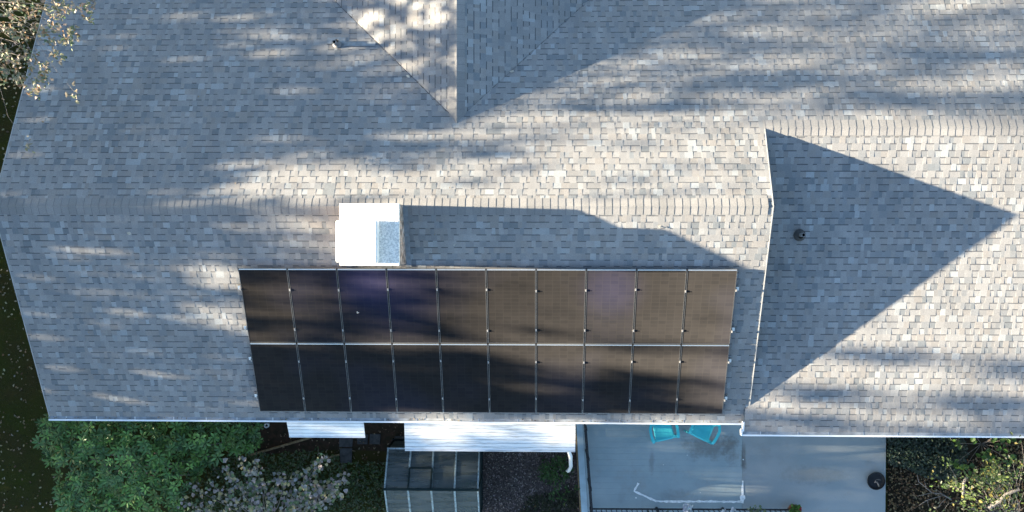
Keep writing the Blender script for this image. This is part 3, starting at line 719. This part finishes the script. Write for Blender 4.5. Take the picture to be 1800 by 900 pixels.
b=MB(); b.bar((gx0-.02,gyr,zt+.03),(gx1+.02,gyr,zt+.03),.055,.03); b.build('ridge_bar',M_ghd,gh)
for y_ in (gyn,gys):
    b=MB(); b.bar((gx0-.02,y_,ze-.005),(gx1+.02,y_,ze-.005),.035,.05); b.build('eave_bar',M_ghf,gh)
for x in (gx0,gx1):
    for y_ in (gyn,gyr,gys):
        b=MB(); b.bar((x,y_,0),(x,y_,(ze if y_!=gyr else zt)-.03),.04,.04); b.build('corner_post',M_ghd,gh)
    for (ya,yb,zb) in ((gyn,gyr,0),(gyr,gys,0)):
        b=MB(); z1=ze if ya==gyn else zt; z2=zt if ya==gyn else ze
        b.quad([(x,ya-.03,.1),(x,yb+.03,.1),(x,yb+.03,z2-.04),(x,ya-.03,z1-.04)]); b.build('gable_pane',M_pane,gh)
    b=MB(); b.bar((x,gyn,.5),(x,gys,.5),.03,.03); b.build('cross_bar',M_ghd,gh)
b=MB(); b.box(gx0-.03,gx1+.03,gyn-.02,gyn+.04,0,.1); b.box(gx0-.03,gx1+.03,gys-.04,gys+.02,0,.1); b.box(gx0-.03,gx0+.03,gys,gyn,0,.1); b.box(gx1-.03,gx1+.03,gys,gyn,0,.1); b.build('base_frame',M_ghd,gh)
# roof vent in the second bay
b=MB(); f=.48; vy0=gyn+(gyr-gyn)*f; vz0=ze+(zt-ze)*f+.035; x0,x1=bx[1]+.005,bx[2]-.005
for (p,q) in (((x0,vy0,vz0),(x1,vy0,vz0)),((x0,vy0,vz0),(x0,gyr,zt+.035)),((x1,vy0,vz0),(x1,gyr,zt+.035))): b.bar(p,q,.04,.03)
rvn=b.build('roof_vent',M_ghd,gh)
b=MB(); slab(b,[(x0+.012,vy0,vz0),(x1-.012,vy0,vz0),(x1-.012,gyr,zt+.035),(x0+.012,gyr,zt+.035)][::-1],.006); b.build('vent_pane',M_pane,rvn)
b=MB(); b.box(gx0+.08,gx1-.08,gys+.06,gys+.5,.4,.44); tag(b.build('plant_bench',M_wood),'wooden plant bench inside the greenhouse','bench')

# ------------------------------------------------------------------ plants
def tri_plant(name,label,cat,loc,group=None): return thing(name,label,cat,loc,group)
# rhododendron: whorls of glossy leaves
RH=[(62,770),(75,735),(100,722),(300,722),(460,722),(462,775),(440,792),(395,800),(370,815),(340,845),(318,870),(325,915),(120,930),(98,860),(105,825),(78,805)]
rh=thing('rhododendron','large dark green rhododendron with whorled leaves beneath the left gutter','shrub',at(220,830))
domes=[(95,765,45,1.5),(120,815,45,1.6),(165,775,52,1.9),(150,860,50,1.7),(215,825,58,2.1),(240,770,52,1.8),(275,815,50,1.8),(300,765,46,1.6),(250,875,55,1.9),(345,770,48,1.5),(390,765,44,1.35),(435,762,36,1.2),(190,900,55,1.6),(310,855,42,1.6),(330,810,40,1.4),(390,795,30,1.1),(110,890,40,1.4),(290,905,40,1.5)]
def hz(px,py):
    z=.25
    for x,y,r_,h in domes:
        d=((px-x)**2+(py-y)**2)/r_**2
        if d<1: z=max(z,h*(.30+.70*math.sqrt(1-d)))
    return z
RC=[(.095,.195,.042),(.075,.160,.042),(.12,.235,.052),(.052,.115,.036),(.10,.19,.065)]
def whorl(mb,p,axis,col,n,L):
    a=Vector(axis).normalized(); s=a.orthogonal().normalized(); t=a.cross(s); ph=rng.uniform(0,6.28)
    for i in range(n):
        g_=ph+6.283*i/n+rng.uniform(-.2,.2); d=(s*math.cos(g_)+t*math.sin(g_))+a*rng.uniform(-.15,.4)
        leaf_faces(mb,Vector(p)+d*.01,d,d.cross(a),L*rng.uniform(.8,1.15),L*.38,jit(col,.2),rng.uniform(.05,.35))
wm=[]
for k in range(14):
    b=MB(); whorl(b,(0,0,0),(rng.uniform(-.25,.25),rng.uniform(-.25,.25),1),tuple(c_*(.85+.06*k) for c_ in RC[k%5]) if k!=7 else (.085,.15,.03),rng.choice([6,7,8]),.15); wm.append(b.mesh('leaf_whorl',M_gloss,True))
fo_=MB(); k=0; n_obj=0; used=[]
def far(q,d): 
    return all((q[0]-u[0])**2+(q[1]-u[1])**2>d*d for u in used)
tries=0
while n_obj<300 and tries<20000:
    tries+=1
    q=(rng.uniform(60,465),rng.uniform(740,905))
    if not inpoly(q,RH) or not far(q,8.5): continue
    if abs(q[0]-185)<22 and abs(q[1]-795)<10 and rng.random()<.7: continue
    used.append(q); z=hz(*q)+rng.uniform(-.22,.10); p=at(*q,z)
    o=put('leaf_whorl',rng.choice(wm),rh,Matrix.Translation(p)@Matrix.Rotation(rng.uniform(0,6.28),4,'Z')@Matrix.Rotation(rng.uniform(-.45,.45),4,'X')@Matrix.Scale(rng.uniform(.8,1.25),4)); n_obj+=1
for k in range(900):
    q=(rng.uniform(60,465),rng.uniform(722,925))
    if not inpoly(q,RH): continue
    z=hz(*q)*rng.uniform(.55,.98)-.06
    whorl(fo_,at(*q,z),rv()+Vector((0,0,1.2)),tuple(c_*.6 for c_ in rng.choice(RC)),6,.13)  # lower whorls coloured darker for the shade in the gaps
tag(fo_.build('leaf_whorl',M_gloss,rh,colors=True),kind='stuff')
b=MB()
for k in range(16):
    e0=at(rng.uniform(120,420),rng.uniform(760,880),1.1); s0=at(220+rng.uniform(-30,30),820+rng.uniform(-20,20),0)
    b.tube([s0,(s0+e0)/2+Vector((0,0,.3)),e0],[.03,.02,.008],5)
for (px,py) in ((172,790),(190,796),(200,788),(182,800)): b.tube([at(px,py,1.2),at(px+rng.uniform(-12,12),py+rng.uniform(-8,8),1.55)],[.009,.005],5)
b.build('stem',M_bark,rh)

def branchy(mb,p0,p1,r0,depth,tips,bend=.25,leafy=True):
    p0=Vector(p0);p1=Vector(p1);d=p1-p0;L=d.length
    mid=p0.lerp(p1,.5)+rv()*L*bend*.4
    mb.tube([p0,mid,p1],[r0,r0*.75,r0*.5],5)
    if depth==0: tips.append((p1,(p1-mid).normalized())); return
    for k in range(rng.choice([2,3])):
        s=rng.uniform(.35,1); b0=(p0.lerp(mid,s*2) if s<.5 else mid.lerp(p1,s*2-1))
        dd=(d.normalized()+rv()*.75).normalized(); dd.z*=.6
        branchy(mb,b0,b0+dd*L*rng.uniform(.45,.7),r0*.5,depth-1,tips,bend)
    tips.append((p1,(p1-mid).normalized()))
def leaves_at(points,n_each,spread,L,asp,cols,flatness,curl,obj_budget,name,parent,mt,meshes=None,zbias=0):
    st=MB(); lst=[]
    for (p,d) in points:
        for k in range(rng.randint(*n_each)):
            q=p+rv()*spread*rng.uniform(.15,1); a=(rv()+Vector(d)*.6); a.z*=flatness; lst.append((q,a,jit(rng.choice(cols),.22),L*rng.uniform(.65,1.3)))
    lst.sort(key=lambda t_:-t_[0].z*1.0-t_[3]*8)
    if meshes is None:
        meshes=[]
        for k in range(16):
            b=MB(); leaf_faces(b,(0,0,0),(1,0,0),(0,1,0),1,asp*rng.uniform(.8,1.2),jit(cols[k%len(cols)],.15),curl*rng.uniform(.2,1.4)); meshes.append(b.mesh(name,mt,True))
    for i,(q,a,c,Lk) in enumerate(lst):
        a=a.normalized(); s=Vector((-a.y,a.x,0))+rv()*.5; s=(s-a*s.dot(a)).normalized(); u=a.cross(s)
        if i<obj_budget:
            T=Matrix(((a.x*Lk,s.x*Lk,u.x*Lk,q.x),(a.y*Lk,s.y*Lk,u.y*Lk,q.y),(a.z*Lk,s.z*Lk,u.z*Lk,q.z),(0,0,0,1)))
            put(name,rng.choice(meshes),parent,T)
        else: leaf_faces(st,q,a,s,Lk,Lk*asp,c,curl*rng.uniform(.2,1.4))
    if st.f: tag(st.build(name,mt,parent,colors=True),kind='stuff')
# grey leaved shrub
gs=thing('grey_shrub','shrub with pale grey lilac curled leaves between rhododendron and greenhouse','shrub',at(470,905))
st=MB(); tips=[]; root=at(475,930,.0)
GC=[(395,822),(425,812),(440,832),(372,852),(340,858),(322,882),(352,892),(405,872),(432,858),(462,846),(482,866),(502,850),(522,838),(548,846),(552,822),(570,806),(577,852),(592,850),(532,872),(512,886),(562,882),(582,876),(592,866),(472,892),(442,890),(330,905),(600,840),(412,845),(450,815),(490,832),(540,860),(556,862),(520,905),(400,902)]
for (px,py) in GC:
    tip=at(px,py,rng.uniform(1.4,1.9)); mid=at((px+475)/2,(py+930)/2,1.05)
    st.tube([root+rv()*.15,mid,tip],[.020,.010,.004],5); tips.append((tip,(tip-mid).normalized()))
    tips.append((mid.lerp(tip,.75),(tip-mid).normalized()))
    tips.append((mid.lerp(tip,.4),(tip-mid).normalized()))
st.build('stem',M_pale_bark,gs)
leaves_at(tips,(8,13),.21,.085,.95,[(.29,.27,.255),(.34,.32,.30),(.22,.22,.20),(.33,.28,.26),(.17,.21,.11),(.11,.17,.08),(.38,.34,.18)],.6,.55,290,'leaf',gs,M_leaf)
# green undergrowth
def undergrowth(name,polys,n,L,cols,zr_,mt=M_leaf,asp=.5,up=.6):
    mb=MB(); k=0; xs=[p[0] for p in polys]; ys=[p[1] for p in polys]
    while k<n:
        q=(rng.uniform(min(xs),max(xs)),rng.uniform(min(ys),max(ys)))
        if not inpoly(q,polys): continue
        k+=1; p=at(*q,rng.uniform(*zr_)); a=rv(); a.z=abs(a.z)*up
        leaf_faces(mb,p,a,Vector((-a.y,a.x,0))+rv()*.4,L*rng.uniform(.6,1.4),L*asp,jit(rng.choice(cols),.3),rng.uniform(0,.5))
    return tag(mb.build(name,mt,colors=True),kind='stuff')
undergrowth('ground_cover',[(330,805),(440,800),(560,790),(595,800),(600,815),(690,810),(690,915),(320,915)],4200,.08,[(.045,.080,.026),(.034,.064,.024),(.062,.095,.032),(.085,.10,.06)],(.02,.6))
undergrowth('ivy',[(1560,755),(1690,755),(1700,800),(1680,842),(1625,838),(1590,820),(1562,815)],5200,.065,[(.018,.034,.022),(.026,.046,.026),(.035,.055,.030),(.014,.026,.018)],(.05,.45),M_gloss,.7)
undergrowth('ground_cover',[(930,872),(1012,862),(1018,915),(905,915)],1200,.06,[(.024,.032,.014),(.035,.04,.02)],(.01,.12))
# small green shrub by the downspout
t=thing('leafy_plant','small bright green leafy plant beside the end of the downspout','plant',at(975,835))
pts=[(at(975+rng.gauss(0,14),832+rng.gauss(0,17),rng.uniform(.05,.5)),Vector((0,0,1))) for k in range(60)]
leaves_at(pts,(8,13),.12,.07,.5,[(.035,.085,.018),(.028,.062,.018),(.05,.10,.025)],.6,.3,0,'foliage',t,M_leaf)
b=MB()
for k in range(8): b.tube([at(975,835,0),at(975+rng.gauss(0,12),832+rng.gauss(0,14),.4)],[.008,.004],4)
b.build('stem',M_bark,t)
# plant inside the greenhouse
t=thing('greenhouse_plant','yellow green plant showing blurred through the right greenhouse panes','plant',(-1.7,-6.2,0.44))
pts=[(Vector((gx1-.3+rng.gauss(0,.10),gyr-.2+rng.gauss(0,.18),rng.uniform(.55,1.0))),Vector((0,0,1))) for k in range(34)]
leaves_at(pts,(6,9),.1,.1,.5,[(.35,.36,.03),(.20,.34,.04),(.10,.22,.03),(.45,.30,.03)],.6,.3,0,'foliage',t,M_leaf)
# overhanging tree, top left
tl=thing('overhanging_tree','tree with small pale cream and grey leaves reaching over the left roof corner','tree',(-14.2,5.2,0))
st=MB(); tips=[]; base=Vector((-14.2,5.6,0)); fork=Vector((-13.6,5.4,4.6))
st.tube([base,base.lerp(fork,.5)+Vector((.15,0,0)),fork],[.16,.12,.09],8)
st.build('trunk',M_bark,tl)
br_=MB()
for (px,py,z) in ((15,20,6.2),(60,55,6.0),(30,75,6.1),(35,40,6.2),(50,90,6.0),(10,50,6.2),(75,12,6.1),(100,14,6.0),(8,90,6.1),(22,112,6.0),(40,60,6.2),(20,60,6.3),(48,15,6.2),(5,125,6.0),(2,150,5.9),(45,100,5.9),(25,5,6.4),(55,30,6.0)):
    e_=at(px,py,z); branchy(br_,fork+(e_-fork)*rng.uniform(.45,.65),e_,.007,1,tips,.3)
br_.build('branch',M_pale_bark,tl)
tips=[t_ for t_ in tips if True]
leaves_at(tips,(12,18),.18,.075,.6,[(.22,.22,.15),(.17,.19,.12),(.27,.23,.18),(.12,.16,.09),(.30,.26,.21),(.26,.17,.09)],.7,.4,290,'leaf',tl,M_leaf)
# tree at the lower right
tr=thing('yellowing_tree','small tree with yellow green leaves and bare grey boughs beside the patio','tree',at(1800,930))
st=MB(); base=at(1810,960,0); fork=at(1790,925,2.2)
st.tube([base,fork],[.09,.06],8); st.build('trunk',M_pale_bark,tr)
br_=MB(); tips=[]
for (px,py,z) in ((1745,870,2.6),(1775,850,2.7),(1690,880,2.4),(1720,885,2.5),(1795,835,2.8),(1700,868,2.2),(1760,890,2.7),(1785,880,2.8),(1735,860,2.4),(1675,855,2.2),(1800,865,2.8),(1750,845,2.3),(1765,825,2.3),(1710,895,2.5)):
    branchy(br_,fork+rv()*.1,at(px,py,z),.008,1,tips,.3)
br_.tube([at(1738,893,2.5),at(1758,880,2.6),at(1770,868,2.65),at(1792,860,2.7)],[.05,.042,.038,.03],7)
br_.tube([at(1693,868,1.7),at(1694,850,1.9),at(1697,841,1.95),at(1704,839,1.95),at(1716,843,1.9),at(1735,840,1.9)],[.036,.034,.03,.02,.012,.006],6)
br_.build('branch',M_pale_bark,tr)
leaves_at(tips,(13,20),.26,.075,.6,[(.08,.13,.03),(.11,.16,.04),(.06,.10,.03),(.14,.18,.05),(.05,.08,.03),(.10,.14,.05),(.20,.17,.05),(.20,.21,.14)],.6,.35,295,'leaf',tr,M_leaf)
# dead branch
b=MB()
for pth,r_ in (([(1672,878),(1655,868),(1638,866),(1625,855),(1615,847),(1612,833)],.018),([(1638,866),(1622,870),(1612,872)],.010),([(1615,851),(1608,852)],.009),([(1640,866),(1650,871),(1652,882)],.008),([(1660,870),(1630,879),(1615,889)],.010),([(1665,874),(1654,885),(1648,893)],.009),([(1655,868),(1650,863),(1640,862)],.007),([(1628,858),(1627,850),(1624,846)],.007),([(1630,880),(1632,890)],.006)):
    b.tube([at(px,py,.55+.05*math.sin(px)) for px,py in pth],[r_*(1-.6*i/len(pth)) for i in range(len(pth))],5)
tag(b.build('dead_branch',M_pale_bark,smooth=True),'bare forked grey branch lying over the leaf litter','branch')
# sprouts
def sprout(name,label,cat,px,py,z,n,cols,L,spread=.16,group=None,asp=.5):
    t=thing(name,label,cat,at(px,py,0),group); b=MB(); pts=[]
    for k in range(n):
        e_=at(px+rng.gauss(0,spread*60),py+rng.gauss(0,spread*45),z*rng.uniform(.7,1.05)); b.tube([at(px,py,0),e_],[.008,.004],4); pts.append((e_,Vector((0,0,1))))
    b.build('stem',M_bark,t); leaves_at(pts,(5,8),.13,L,asp,cols,.6,.3,40,'leaf',t,M_leaf); return t
gr=[(.05,.10,.03),(.07,.12,.04),(.035,.07,.03)]
sprout('garden_plant','dark leafy stems rising at the middle of the front railing','plant',1160,905,1.0,7,[(.03,.05,.025),(.05,.07,.03)],.08)
sprout('garden_plant','pale green leafy stems crossing the right end of the railing','plant',1333,900,1.2,12,[(.12,.16,.07),(.08,.12,.06),(.2,.22,.13)],.085,.2)
sprout('garden_plant','broad leaved green plant at the eave near the right edge','plant',1725,780,1.0,11,[(.06,.13,.025),(.09,.16,.03),(.05,.10,.03)],.13,.5,asp=.8)
sprout('garden_plant','short sunlit shoot with lime leaves left of the bent bough','plant',1673,845,1.6,5,[(.22,.28,.08),(.3,.32,.14)],.10,.10)
sprout('garden_plant','yellowing shoot between the bough and the leaf litter','plant',1746,830,1.4,9,[(.20,.22,.06),(.14,.17,.06)],.10,.2)
c=at(1393,893,ZD); t=thing('potted_plant','green potted plant with a small red flower at the end of the railing','plant',c)
b=MB(); b.lathe([(0,.01),(.10,.01),(.14,.24),(.15,.24),(.15,.27),(.13,.27),(.12,.22),(0,.22)],18,c); b.build('pot',mat('terracotta',(.20,.09,.05),.9,.1),t)
pts=[(c+Vector((rng.gauss(0,.07),rng.gauss(0,.06),rng.uniform(.28,.42))),Vector((0,0,1))) for k in range(26)]
leaves_at(pts,(5,7),.08,.08,.6,[(.09,.20,.03),(.06,.14,.03),(.14,.24,.05)],.6,.3,60,'leaf',t,M_leaf)
b=MB(); q=c+Vector((.06,.12,.48))
for k in range(7): leaf_faces(b,q,rv(),rv(),.05,.04,(.30,.02,.03),.3)
b.build('flower',M_leaf,t,colors=True)
def bloom(label,spots,z):
    c=at(*spots[0],z); t=thing('white_flower',label,'flower',at(spots[0][0],spots[0][1],0),'white flowers along the railing'); st=MB(); pt=MB()
    for (px,py) in spots:
        q=at(px,py,z); st.tube([at(px,py+3,0),q],[.006,.004],4)
        for k in range(11):
            a=rv(); a.z=abs(a.z)*.5; leaf_faces(pt,q,a,rv(),.085,.065,jit((.66,.68,.70),.1),.3)
    st.build('stem',M_bark,t); pt.build('petal',M_leaf,t,colors=True)
bloom('white bloom poking through the middle of the railing',[(1203,892),(1206,889),(1213,891),(1205,898)],1.1)
bloom('two small white blooms right of the middle of the railing',[(1274,899),(1288,897)],1.0)
# twigs, needles and scraps of leaf on the roof and along the gutter
mb=MB()
for k in range(170):
    sfc=rng.choice('SSNNW'); q=(rng.uniform(20,1790),rng.uniform(20,740))
    p=onp(sfc,*q)
    ok={'S':Ye+.05<p.y<Yr-.2 and XL<p.x<XR-.1,'N':Yr+.2<p.y<5.5 and abs(p.x-Xg)>p.y-Yg+.2 and XL<p.x<XR,'W':p.x>XR+.2 and Ywe<p.y<Yw-.2}[sfc]
    if not ok or (sfc=='S' and -6.3<p.x<4.2 and p.y<-.5): continue
    a=rv(); a.z*=.15; c=rng.choice([(.40,.36,.28),(.30,.22,.14),(.55,.52,.46),(.10,.08,.06)]); L_=rng.uniform(.02,.07)
    leaf_faces(mb,p+Vector((0,0,.02)),a,Vector((-a.y,a.x,.2)),L_,L_*rng.choice([.15,.5,.6]),c,.2)
for k in range(150):
    x=rng.uniform(XL,4.5); p=Vector((x,Ye-rng.uniform(.0,.06),zS(Ye)-.008)); a=rv(); a.z*=.15; L_=rng.uniform(.02,.06)
    leaf_faces(mb,p,a,Vector((-a.y,a.x,.2)),L_,L_*.4,jit(rng.choice([(.22,.17,.10),(.12,.09,.06),(.34,.28,.18)]),.3),.2)
tag(mb.build('roof_debris',M_leaf,colors=True),kind='stuff')
# leaves lying on roof
for (px,py,s,lab) in ((229,413,'S','tan fallen leaf on the front slope, high up on the left'),(627,551,'P','cream fallen leaf lying on the third solar panel'),(1160,401,'S','pale fallen leaf in the tip of the chimney shadow'),(720,137,'N','white fallen leaf in the left valley of the cross gable'),(903,126,'N','white fallen leaf in the right valley of the cross gable')):
    p=onp('S' if s=='P' else s,px,py)+Vector((0,0,.14 if s=='P' else .03)); b=MB()
    if s=='P': p=on(px,py,PL['S'][0],PL['S'][1]+.125)
    a=rv(); a.z=.1; leaf_faces(b,p,a,Vector((-a.y,a.x,.2)),.085,.05,(.62,.56,.46),.3); leaf_faces(b,p+Vector((.01,.0,.006)),a+rv()*.3,Vector((-a.y,a.x,.2)),.07,.05,(.66,.60,.5),.1)
    tag(b.build('fallen_leaf',M_leaf,colors=True),lab,'leaf','leaves lying on the roof')

# ------------------------------------------------------------------ tall trees west of the house: they throw the dappled shade
XT=-26.
LIT=[ # (surface, how much sun gets through, outline on the photograph)
('N',.05,[(0,0),(1342,0),(1800,0),(1800,222),(1342,222),(1357,362),(0,362)]),
('N',.006,[(0,0),(330,0),(400,200),(330,340),(0,362)]),
('N',.85,[(330,358),(440,322),(560,292),(690,262),(800,222),(880,205),(1000,165),(1075,112),(1180,95),(1280,100),(1342,110),(1342,215),(1357,362),(700,362),(340,362)]),
('N',.35,[(350,350),(470,285),(560,255),(700,240),(800,222),(690,262),(560,292),(440,322)]),
('N',.2,[(450,305),(560,283),(760,250),(900,252),(1000,235),(1010,245),(900,275),(760,285),(560,302)]),
('N',.15,[(900,205),(1000,180),(1110,150),(1260,160),(1260,200),(1110,205),(950,215)]),
('N',.5,[(1080,110),(1200,85),(1350,70),(1500,90),(1800,110),(1800,222),(1350,222),(1342,110)]),
('N',.05,[(1150,140),(1330,125),(1500,130),(1520,155),(1350,165),(1180,165)]),
('N',.12,[(1400,165),(1560,150),(1800,165),(1800,190),(1560,200)]),
('N',.2,[(1380,0),(1800,0),(1800,100),(1500,85),(1350,65),(1200,80),(1100,60)]),
('N',.8,[(1640,0),(1760,0),(1700,20),(1560,45),(1500,40)]),
('N',.6,[(1300,80),(1450,70),(1460,95),(1300,105)]),
('N',.5,[(1530,45),(1640,50),(1600,70),(1500,65)]),
('N',.01,[(350,110),(620,120),(700,200),(560,235),(380,260)]),
('N',.1,[(430,55),(600,70),(640,110),(560,115),(430,90)]),
('G',.12,[(600,0),(805,0),(805,205)]),
('G',.85,[(610,25),(660,5),(720,0),(790,0),(785,40),(740,60),(700,85),(690,115),(650,70)]),
('G',.9,[(700,100),(730,95),(755,130),(740,150),(715,135)]),
('G',.7,[(765,165),(800,160),(803,205),(780,185)]),
('G',.85,[(795,90),(806,90),(806,140),(795,140)]),
('S',.015,[(0,362),(600,362),(600,470),(1300,470),(1300,745),(90,745)]),
('S',.22,[(470,378),(595,378),(595,466),(500,466)]),
('S',.75,[(340,470),(425,465),(430,505),(360,510)]),
('S',.18,[(230,470),(340,475),(360,510),(300,500)]),
('S',.8,[(330,540),(435,540),(437,580),(345,580)]),
('S',.15,[(200,535),(330,545),(345,575),(250,575)]),
('S',.3,[(130,430),(230,440),(220,455),(130,450)]),
('S',.07,[(150,650),(440,655),(445,700),(330,690),(180,680)]),
('S',1.,[(700,366),(1357,366),(1340,471),(700,471)]),
('S',.5,[(420,473),(600,473),(605,600),(440,600)]),
('S',.15,[(600,530),(780,530),(780,600),(605,600)]),
('S',.5,[(680,473),(860,473),(860,530),(680,530)]),
('S',.95,[(850,473),(1300,473),(1284,603),(850,603)]),
('S',.8,[(520,598),(1284,598),(1284,615),(520,615)]),
('S',.8,[(860,606),(1180,606),(1190,640),(1100,655),(950,640)]),
('S',.45,[(640,635),(850,655),(900,665),(850,672),(700,650)]),
('S',.05,[(440,640),(640,660),(700,672),(850,690),(1275,690),(1273,742),(440,742)]),
('S',.015,[(440,622),(620,622),(660,650),(900,700),(900,742),(440,742)]),
('S',.02,[(560,618),(700,628),(850,640),(940,650),(1000,655),(1270,690),(1272,727),(1000,727),(1000,712),(900,700),(850,672),(700,650)]),
('S',.5,[(940,670),(1000,665),(1030,690),(950,700)]),
('S',.01,[(1130,604),(1300,604),(1300,640),(1190,634)]),
('S',.05,[(1150,606),(1284,612),(1282,635),(1180,625)]),
('S',.7,[(1120,640),(1280,640),(1278,655),(1180,660)]),
('S',.4,[(700,728),(1300,728),(1300,745),(700,745)]),
('W',1.,[(1342,222),(1800,222),(1800,766),(1303,766),(1303,712)]),
('W',.08,[(1440,615),(1600,612),(1800,640),(1800,655),(1650,640),(1450,630)]),
('W',.02,[(1370,674),(1500,682),(1650,712),(1500,718),(1360,706)]),
('W',.03,[(1600,690),(1800,700),(1800,724),(1640,720)]),
('W',.08,[(1700,646),(1800,660),(1800,674),(1700,664)]),
('W',.1,[(1300,730),(1480,730),(1600,744),(1800,734),(1800,768),(1300,768)]),
('W',.7,[(1480,720),(1600,724),(1720,736),(1560,738)]),
('.7',.01,[(1130,730),(1300,730),(1300,795),(1130,795)]),
('.3',.03,[(1000,725),(1558,768),(1558,900),(1020,900)]),
('.3',.35,[(1195,846),(1240,832),(1304,828),(1306,874),(1255,868)]),
('.3',.07,[(1390,815),(1470,808),(1470,820),(1390,828)]),
('.3',.07,[(1470,780),(1555,785),(1555,815),(1470,805)]),
('.3',.07,[(1330,870),(1500,862),(1500,885),(1380,890)]),
('0',.004,[(-50,0),(70,0),(0,360),(95,745),(700,745),(700,900),(-50,900)]),
('0',.06,[(1560,770),(1800,770),(1800,900),(1560,900)]),
('2.4',.4,[(1620,810),(1800,780),(1800,900),(1640,900)]),
('2.2',.35,[(498,740),(642,740),(642,768),(504,768)]),
('2.35',.35,[(709,740),(900,740),(900,793),(709,793)]),
('2.35',.2,[(900,740),(1012,740),(1012,793),(900,793)]),
('6',.6,[(0,0),(200,0),(160,60),(60,160),(0,160)]),
('5.5',1.,[(590,355),(712,355),(712,470),(590,470)]),
]
U0,V0,DU,DV,NU,NV=-10.,2.,.08,.06,230,200
pix={}
for s,T_,poly in LIT:
    xs=[p[0] for p in poly]; ys=[p[1] for p in poly]
    for ix in range(int(min(xs)//6),int(max(xs)//6)+1):
        for iy in range(int(min(ys)//4),int(max(ys)//4)+1):
            if inpoly((ix*6+.5,iy*4+.5),poly): pix[(s,ix,iy)]=T_
acc=np.zeros((NU,NV)); wt=np.zeros((NU,NV))
for (s,ix,iy),T_ in pix.items():
    p=onp(s,ix*6,iy*4); k=(XT-p.x)/SUN.x; u=p.y+SUN.y*k; v=p.z+SUN.z*k
    iu=int((u-U0)/DU); iv=int((v-V0)/DV)
    for a in (-1,0,1):
        for b2 in (-1,0,1):
            if 0<=iu+a<NU and 0<=iv+b2<NV:
                ww=1. if (a==0 and b2==0) else .3
                acc[iu+a,iv+b2]+=ww*T_; wt[iu+a,iv+b2]+=ww
known=wt>0; T=np.where(known,acc/np.maximum(wt,1e-9),0)
kn=known.astype(float); Tf=T*kn
for it in range(120):
    a=np.zeros_like(Tf); b2=np.zeros_like(kn)
    for dx,dy_ in ((1,0),(-1,0),(0,1),(0,-1)):
        a+=np.roll(np.roll(Tf*(kn>0),dx,0),dy_,1); b2+=np.roll(np.roll((kn>0).astype(float),dx,0),dy_,1)
    new=(kn==0)&(b2>0); Tf[new]=(a/np.maximum(b2,1))[new]; kn[new]=1
T=np.clip(Tf,.005,1)
for iv in range(NV):
    v=V0+iv*DV
    if v<6.2: T[:,iv]=np.where(known[:,iv],T[:,iv],.02)
tau=-np.log(T); AREA=.0135
cnt=nrg.poisson(tau*DU*DV/AREA)
lv=[];lf=[];lc=[]
iu,iv=np.nonzero(cnt); rep=cnt[iu,iv]; uu_=np.repeat(U0+iu*DU,rep)+nrg.rand(rep.sum())*DU; vv_=np.repeat(V0+iv*DV,rep)+nrg.rand(rep.sum())*DV
N_=len(uu_); dx=nrg.uniform(-2,2,N_); k=dx/SUN.x
ctr=np.stack([XT+dx,uu_+SUN.y*k,vv_+SUN.z*k],1)
a=nrg.normal(size=(N_,3)); a/=np.linalg.norm(a,axis=1)[:,None]; b2=nrg.normal(size=(N_,3)); b2-=a*(a*b2).sum(1)[:,None]; b2/=np.linalg.norm(b2,axis=1)[:,None]
sz=nrg.uniform(.75,1.25,N_)[:,None]; a*=.13*sz; b2*=.10*sz
verts=np.stack([ctr-a,ctr+b2,ctr+a,ctr-b2],1)
tid=np.clip(((uu_+9)/4.2).astype(int),0,3)
labs=['bare lawn side','left','right','far']
names_=['tall leafy tree west of the house, southernmost of its row','tall leafy tree west of the house, second from the south','tall leafy tree west of the house, second from the north','tall leafy tree west of the house, northernmost of its row']
for i in range(4):
    sel=verts[tid==i].reshape(-1,3); nf=len(sel)//4
    yc=-9+4.2*(i+.5); t=thing('shade_tree',names_[i],'tree',(XT,yc,0),'trees west of the house')
    me=bpy.data.meshes.new('crown'); me.from_pydata([tuple(x) for x in sel],[],[(4*j,4*j+1,4*j+2,4*j+3) for j in range(nf)])
    me.materials.append(M_tree if 'M_tree' in globals() else globals().setdefault('M_tree',mat('tree_leaf',(.05,.08,.025),.7,.2,noise=.3,nscale=2)))
    put('crown',me,t)
    b=MB(); b.tube([(XT,yc,0),(XT+.2,yc+.1,4),(XT,yc-.1,8)],[.3,.22,.08],8); b.build('trunk',M_bark,t)
